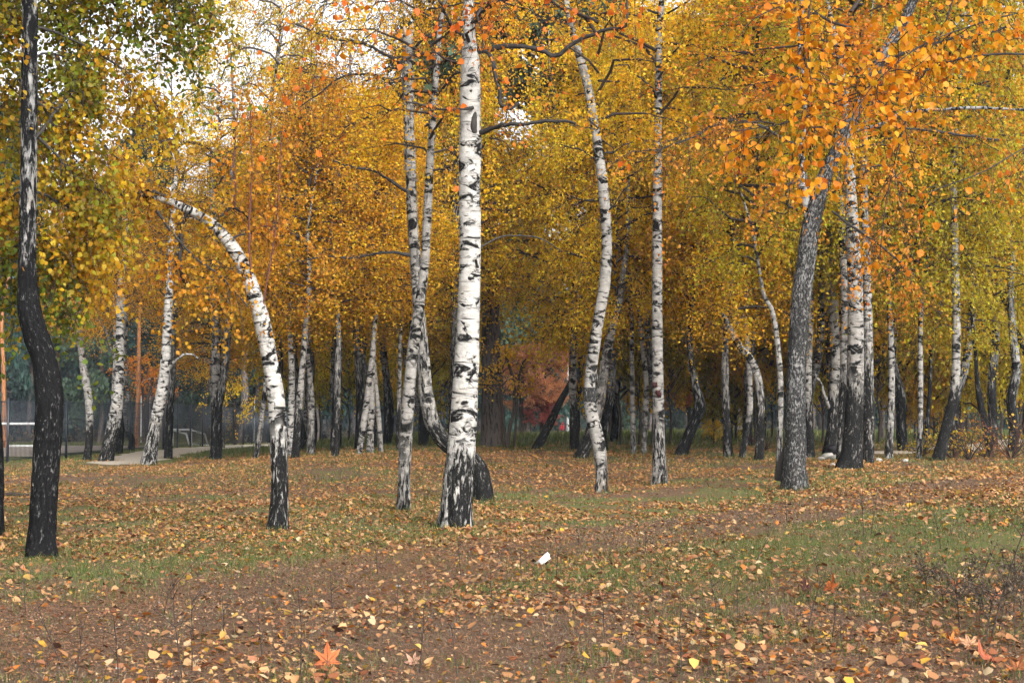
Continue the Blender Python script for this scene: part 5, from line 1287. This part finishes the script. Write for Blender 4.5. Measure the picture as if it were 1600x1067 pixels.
weed(1547, 1000, 1606, 800, 'long dark slanting stem at the lower right edge', 5, 70, .008, 0, None, 'dry_bramble')
for j, (px, py, tx_, ty_) in enumerate(((1500,985,1490,880),(1530,975,1535,870),(1560,990,1575,890),(1585,1000,1590,880),(1475,950,1465,890),(1450,930,1438,870),(1510,940,1520,880),(1595,960,1600,860),(1540,1010,1550,920))):
    weed(px, py, tx_, ty_, 'grey dry weed in the dark clump at the lower right', 18, 80 + j, .005, 170, 'dry weeds in the lower right clump', 'dry_weed', 'twig', .42)
def shrub(px, py, hpx, label, seed, tint=None, nst=16):
    r = np.random.default_rng(seed); b = hit(px, py); h = hpx * b[1] / FPX
    t = thing('bare_shrub', b, label, 'shrub', None)
    az = r.uniform(0, 6.28, nst); el = r.uniform(.5, 1.2, nst); s = np.linspace(0, 1, 7)[None, :, None]
    d = np.stack([np.cos(az) * np.cos(el), np.sin(az) * np.cos(el), np.sin(el)], 1)[:, None, :]
    P = d * s * h * r.uniform(.6, 1.15, nst)[:, None, None] + np.cumsum(r.normal(size=(nst, 7, 3)) * .03 * h, 1) * s; P[:, 0] = (0, 0, -.05)
    for j in range(nst):
        V, F = tubes(P[j:j+1], (.014 * (1 - .8 * s[0, :, 0]))[None], 5); link('stem', mesh('stem', V, F, M['twig_red' if j % 3 == 0 else 'twig'], smooth=True), t)
    T, Rt = twig_set(r, P, np.ones(nst), 9, .15 * h, .5 * h, -.1, 5); V, F = tubes(T, Rt, 3)
    o = link('branchwork', mesh('branchwork', V, F, M['twig'], smooth=True), t); tag(o, kind='stuff')
    if tint:
        nlf = 130; B_, ti = on_twigs(r, T, nlf); B_, L, A, S = hang_leaves(r, B_, nlf, .07, .05)
        o = link('foliage', leaf_mesh('foliage', B_, L, A, S, colvar(r, nlf, r.random(nlf)) * np.array(tint), M['leaf'], True), t); tag(o, kind='stuff')
shrub(1488, 716, 52, 'bare twiggy shrub at the foot of the tall leaning birch', 1, (.40, .28, .02))
shrub(1515, 718, 70, 'bare reddish shrub with a few yellow leaves left of the dark stem', 2, (.45, .30, .02))
shrub(1545, 716, 60, 'dense bare shrub round the dark stem at the far right', 3, (.42, .16, .03))
shrub(1580, 718, 80, 'bare shrub by the sandy track at the far right', 4, None)
shrub(1612, 716, 80, 'bare shrub cut by the right edge of the picture', 5, (.45, .30, .02))
shrub(1440, 714, 34, 'low bare shrub between the faint birch and the tall leaning birch', 6, (.40, .28, .02))
shrub(1195, 704, 36, 'low bare shrub right of the dark arching birch', 7, None)

# ------------------------------------------------------------------ air
v, f = boxVF((0, 180, 14), (520, 460, 32.4))
hz = link('haze', mesh('haze', v, f)); tag(hz, 'thin autumn haze between the trees', 'haze', None, 'stuff')
b = NB('haze'); pv = b.n('ShaderNodeVolumePrincipled'); pv.inputs['Color'].default_value = (.80, .88, 1.0, 1); pv.inputs['Density'].default_value = 0.0004
pv.inputs['Anisotropy'].default_value = 0.2
b.l(pv.outputs[0], b.out.inputs['Volume']); hz.data.materials.append(b.m)
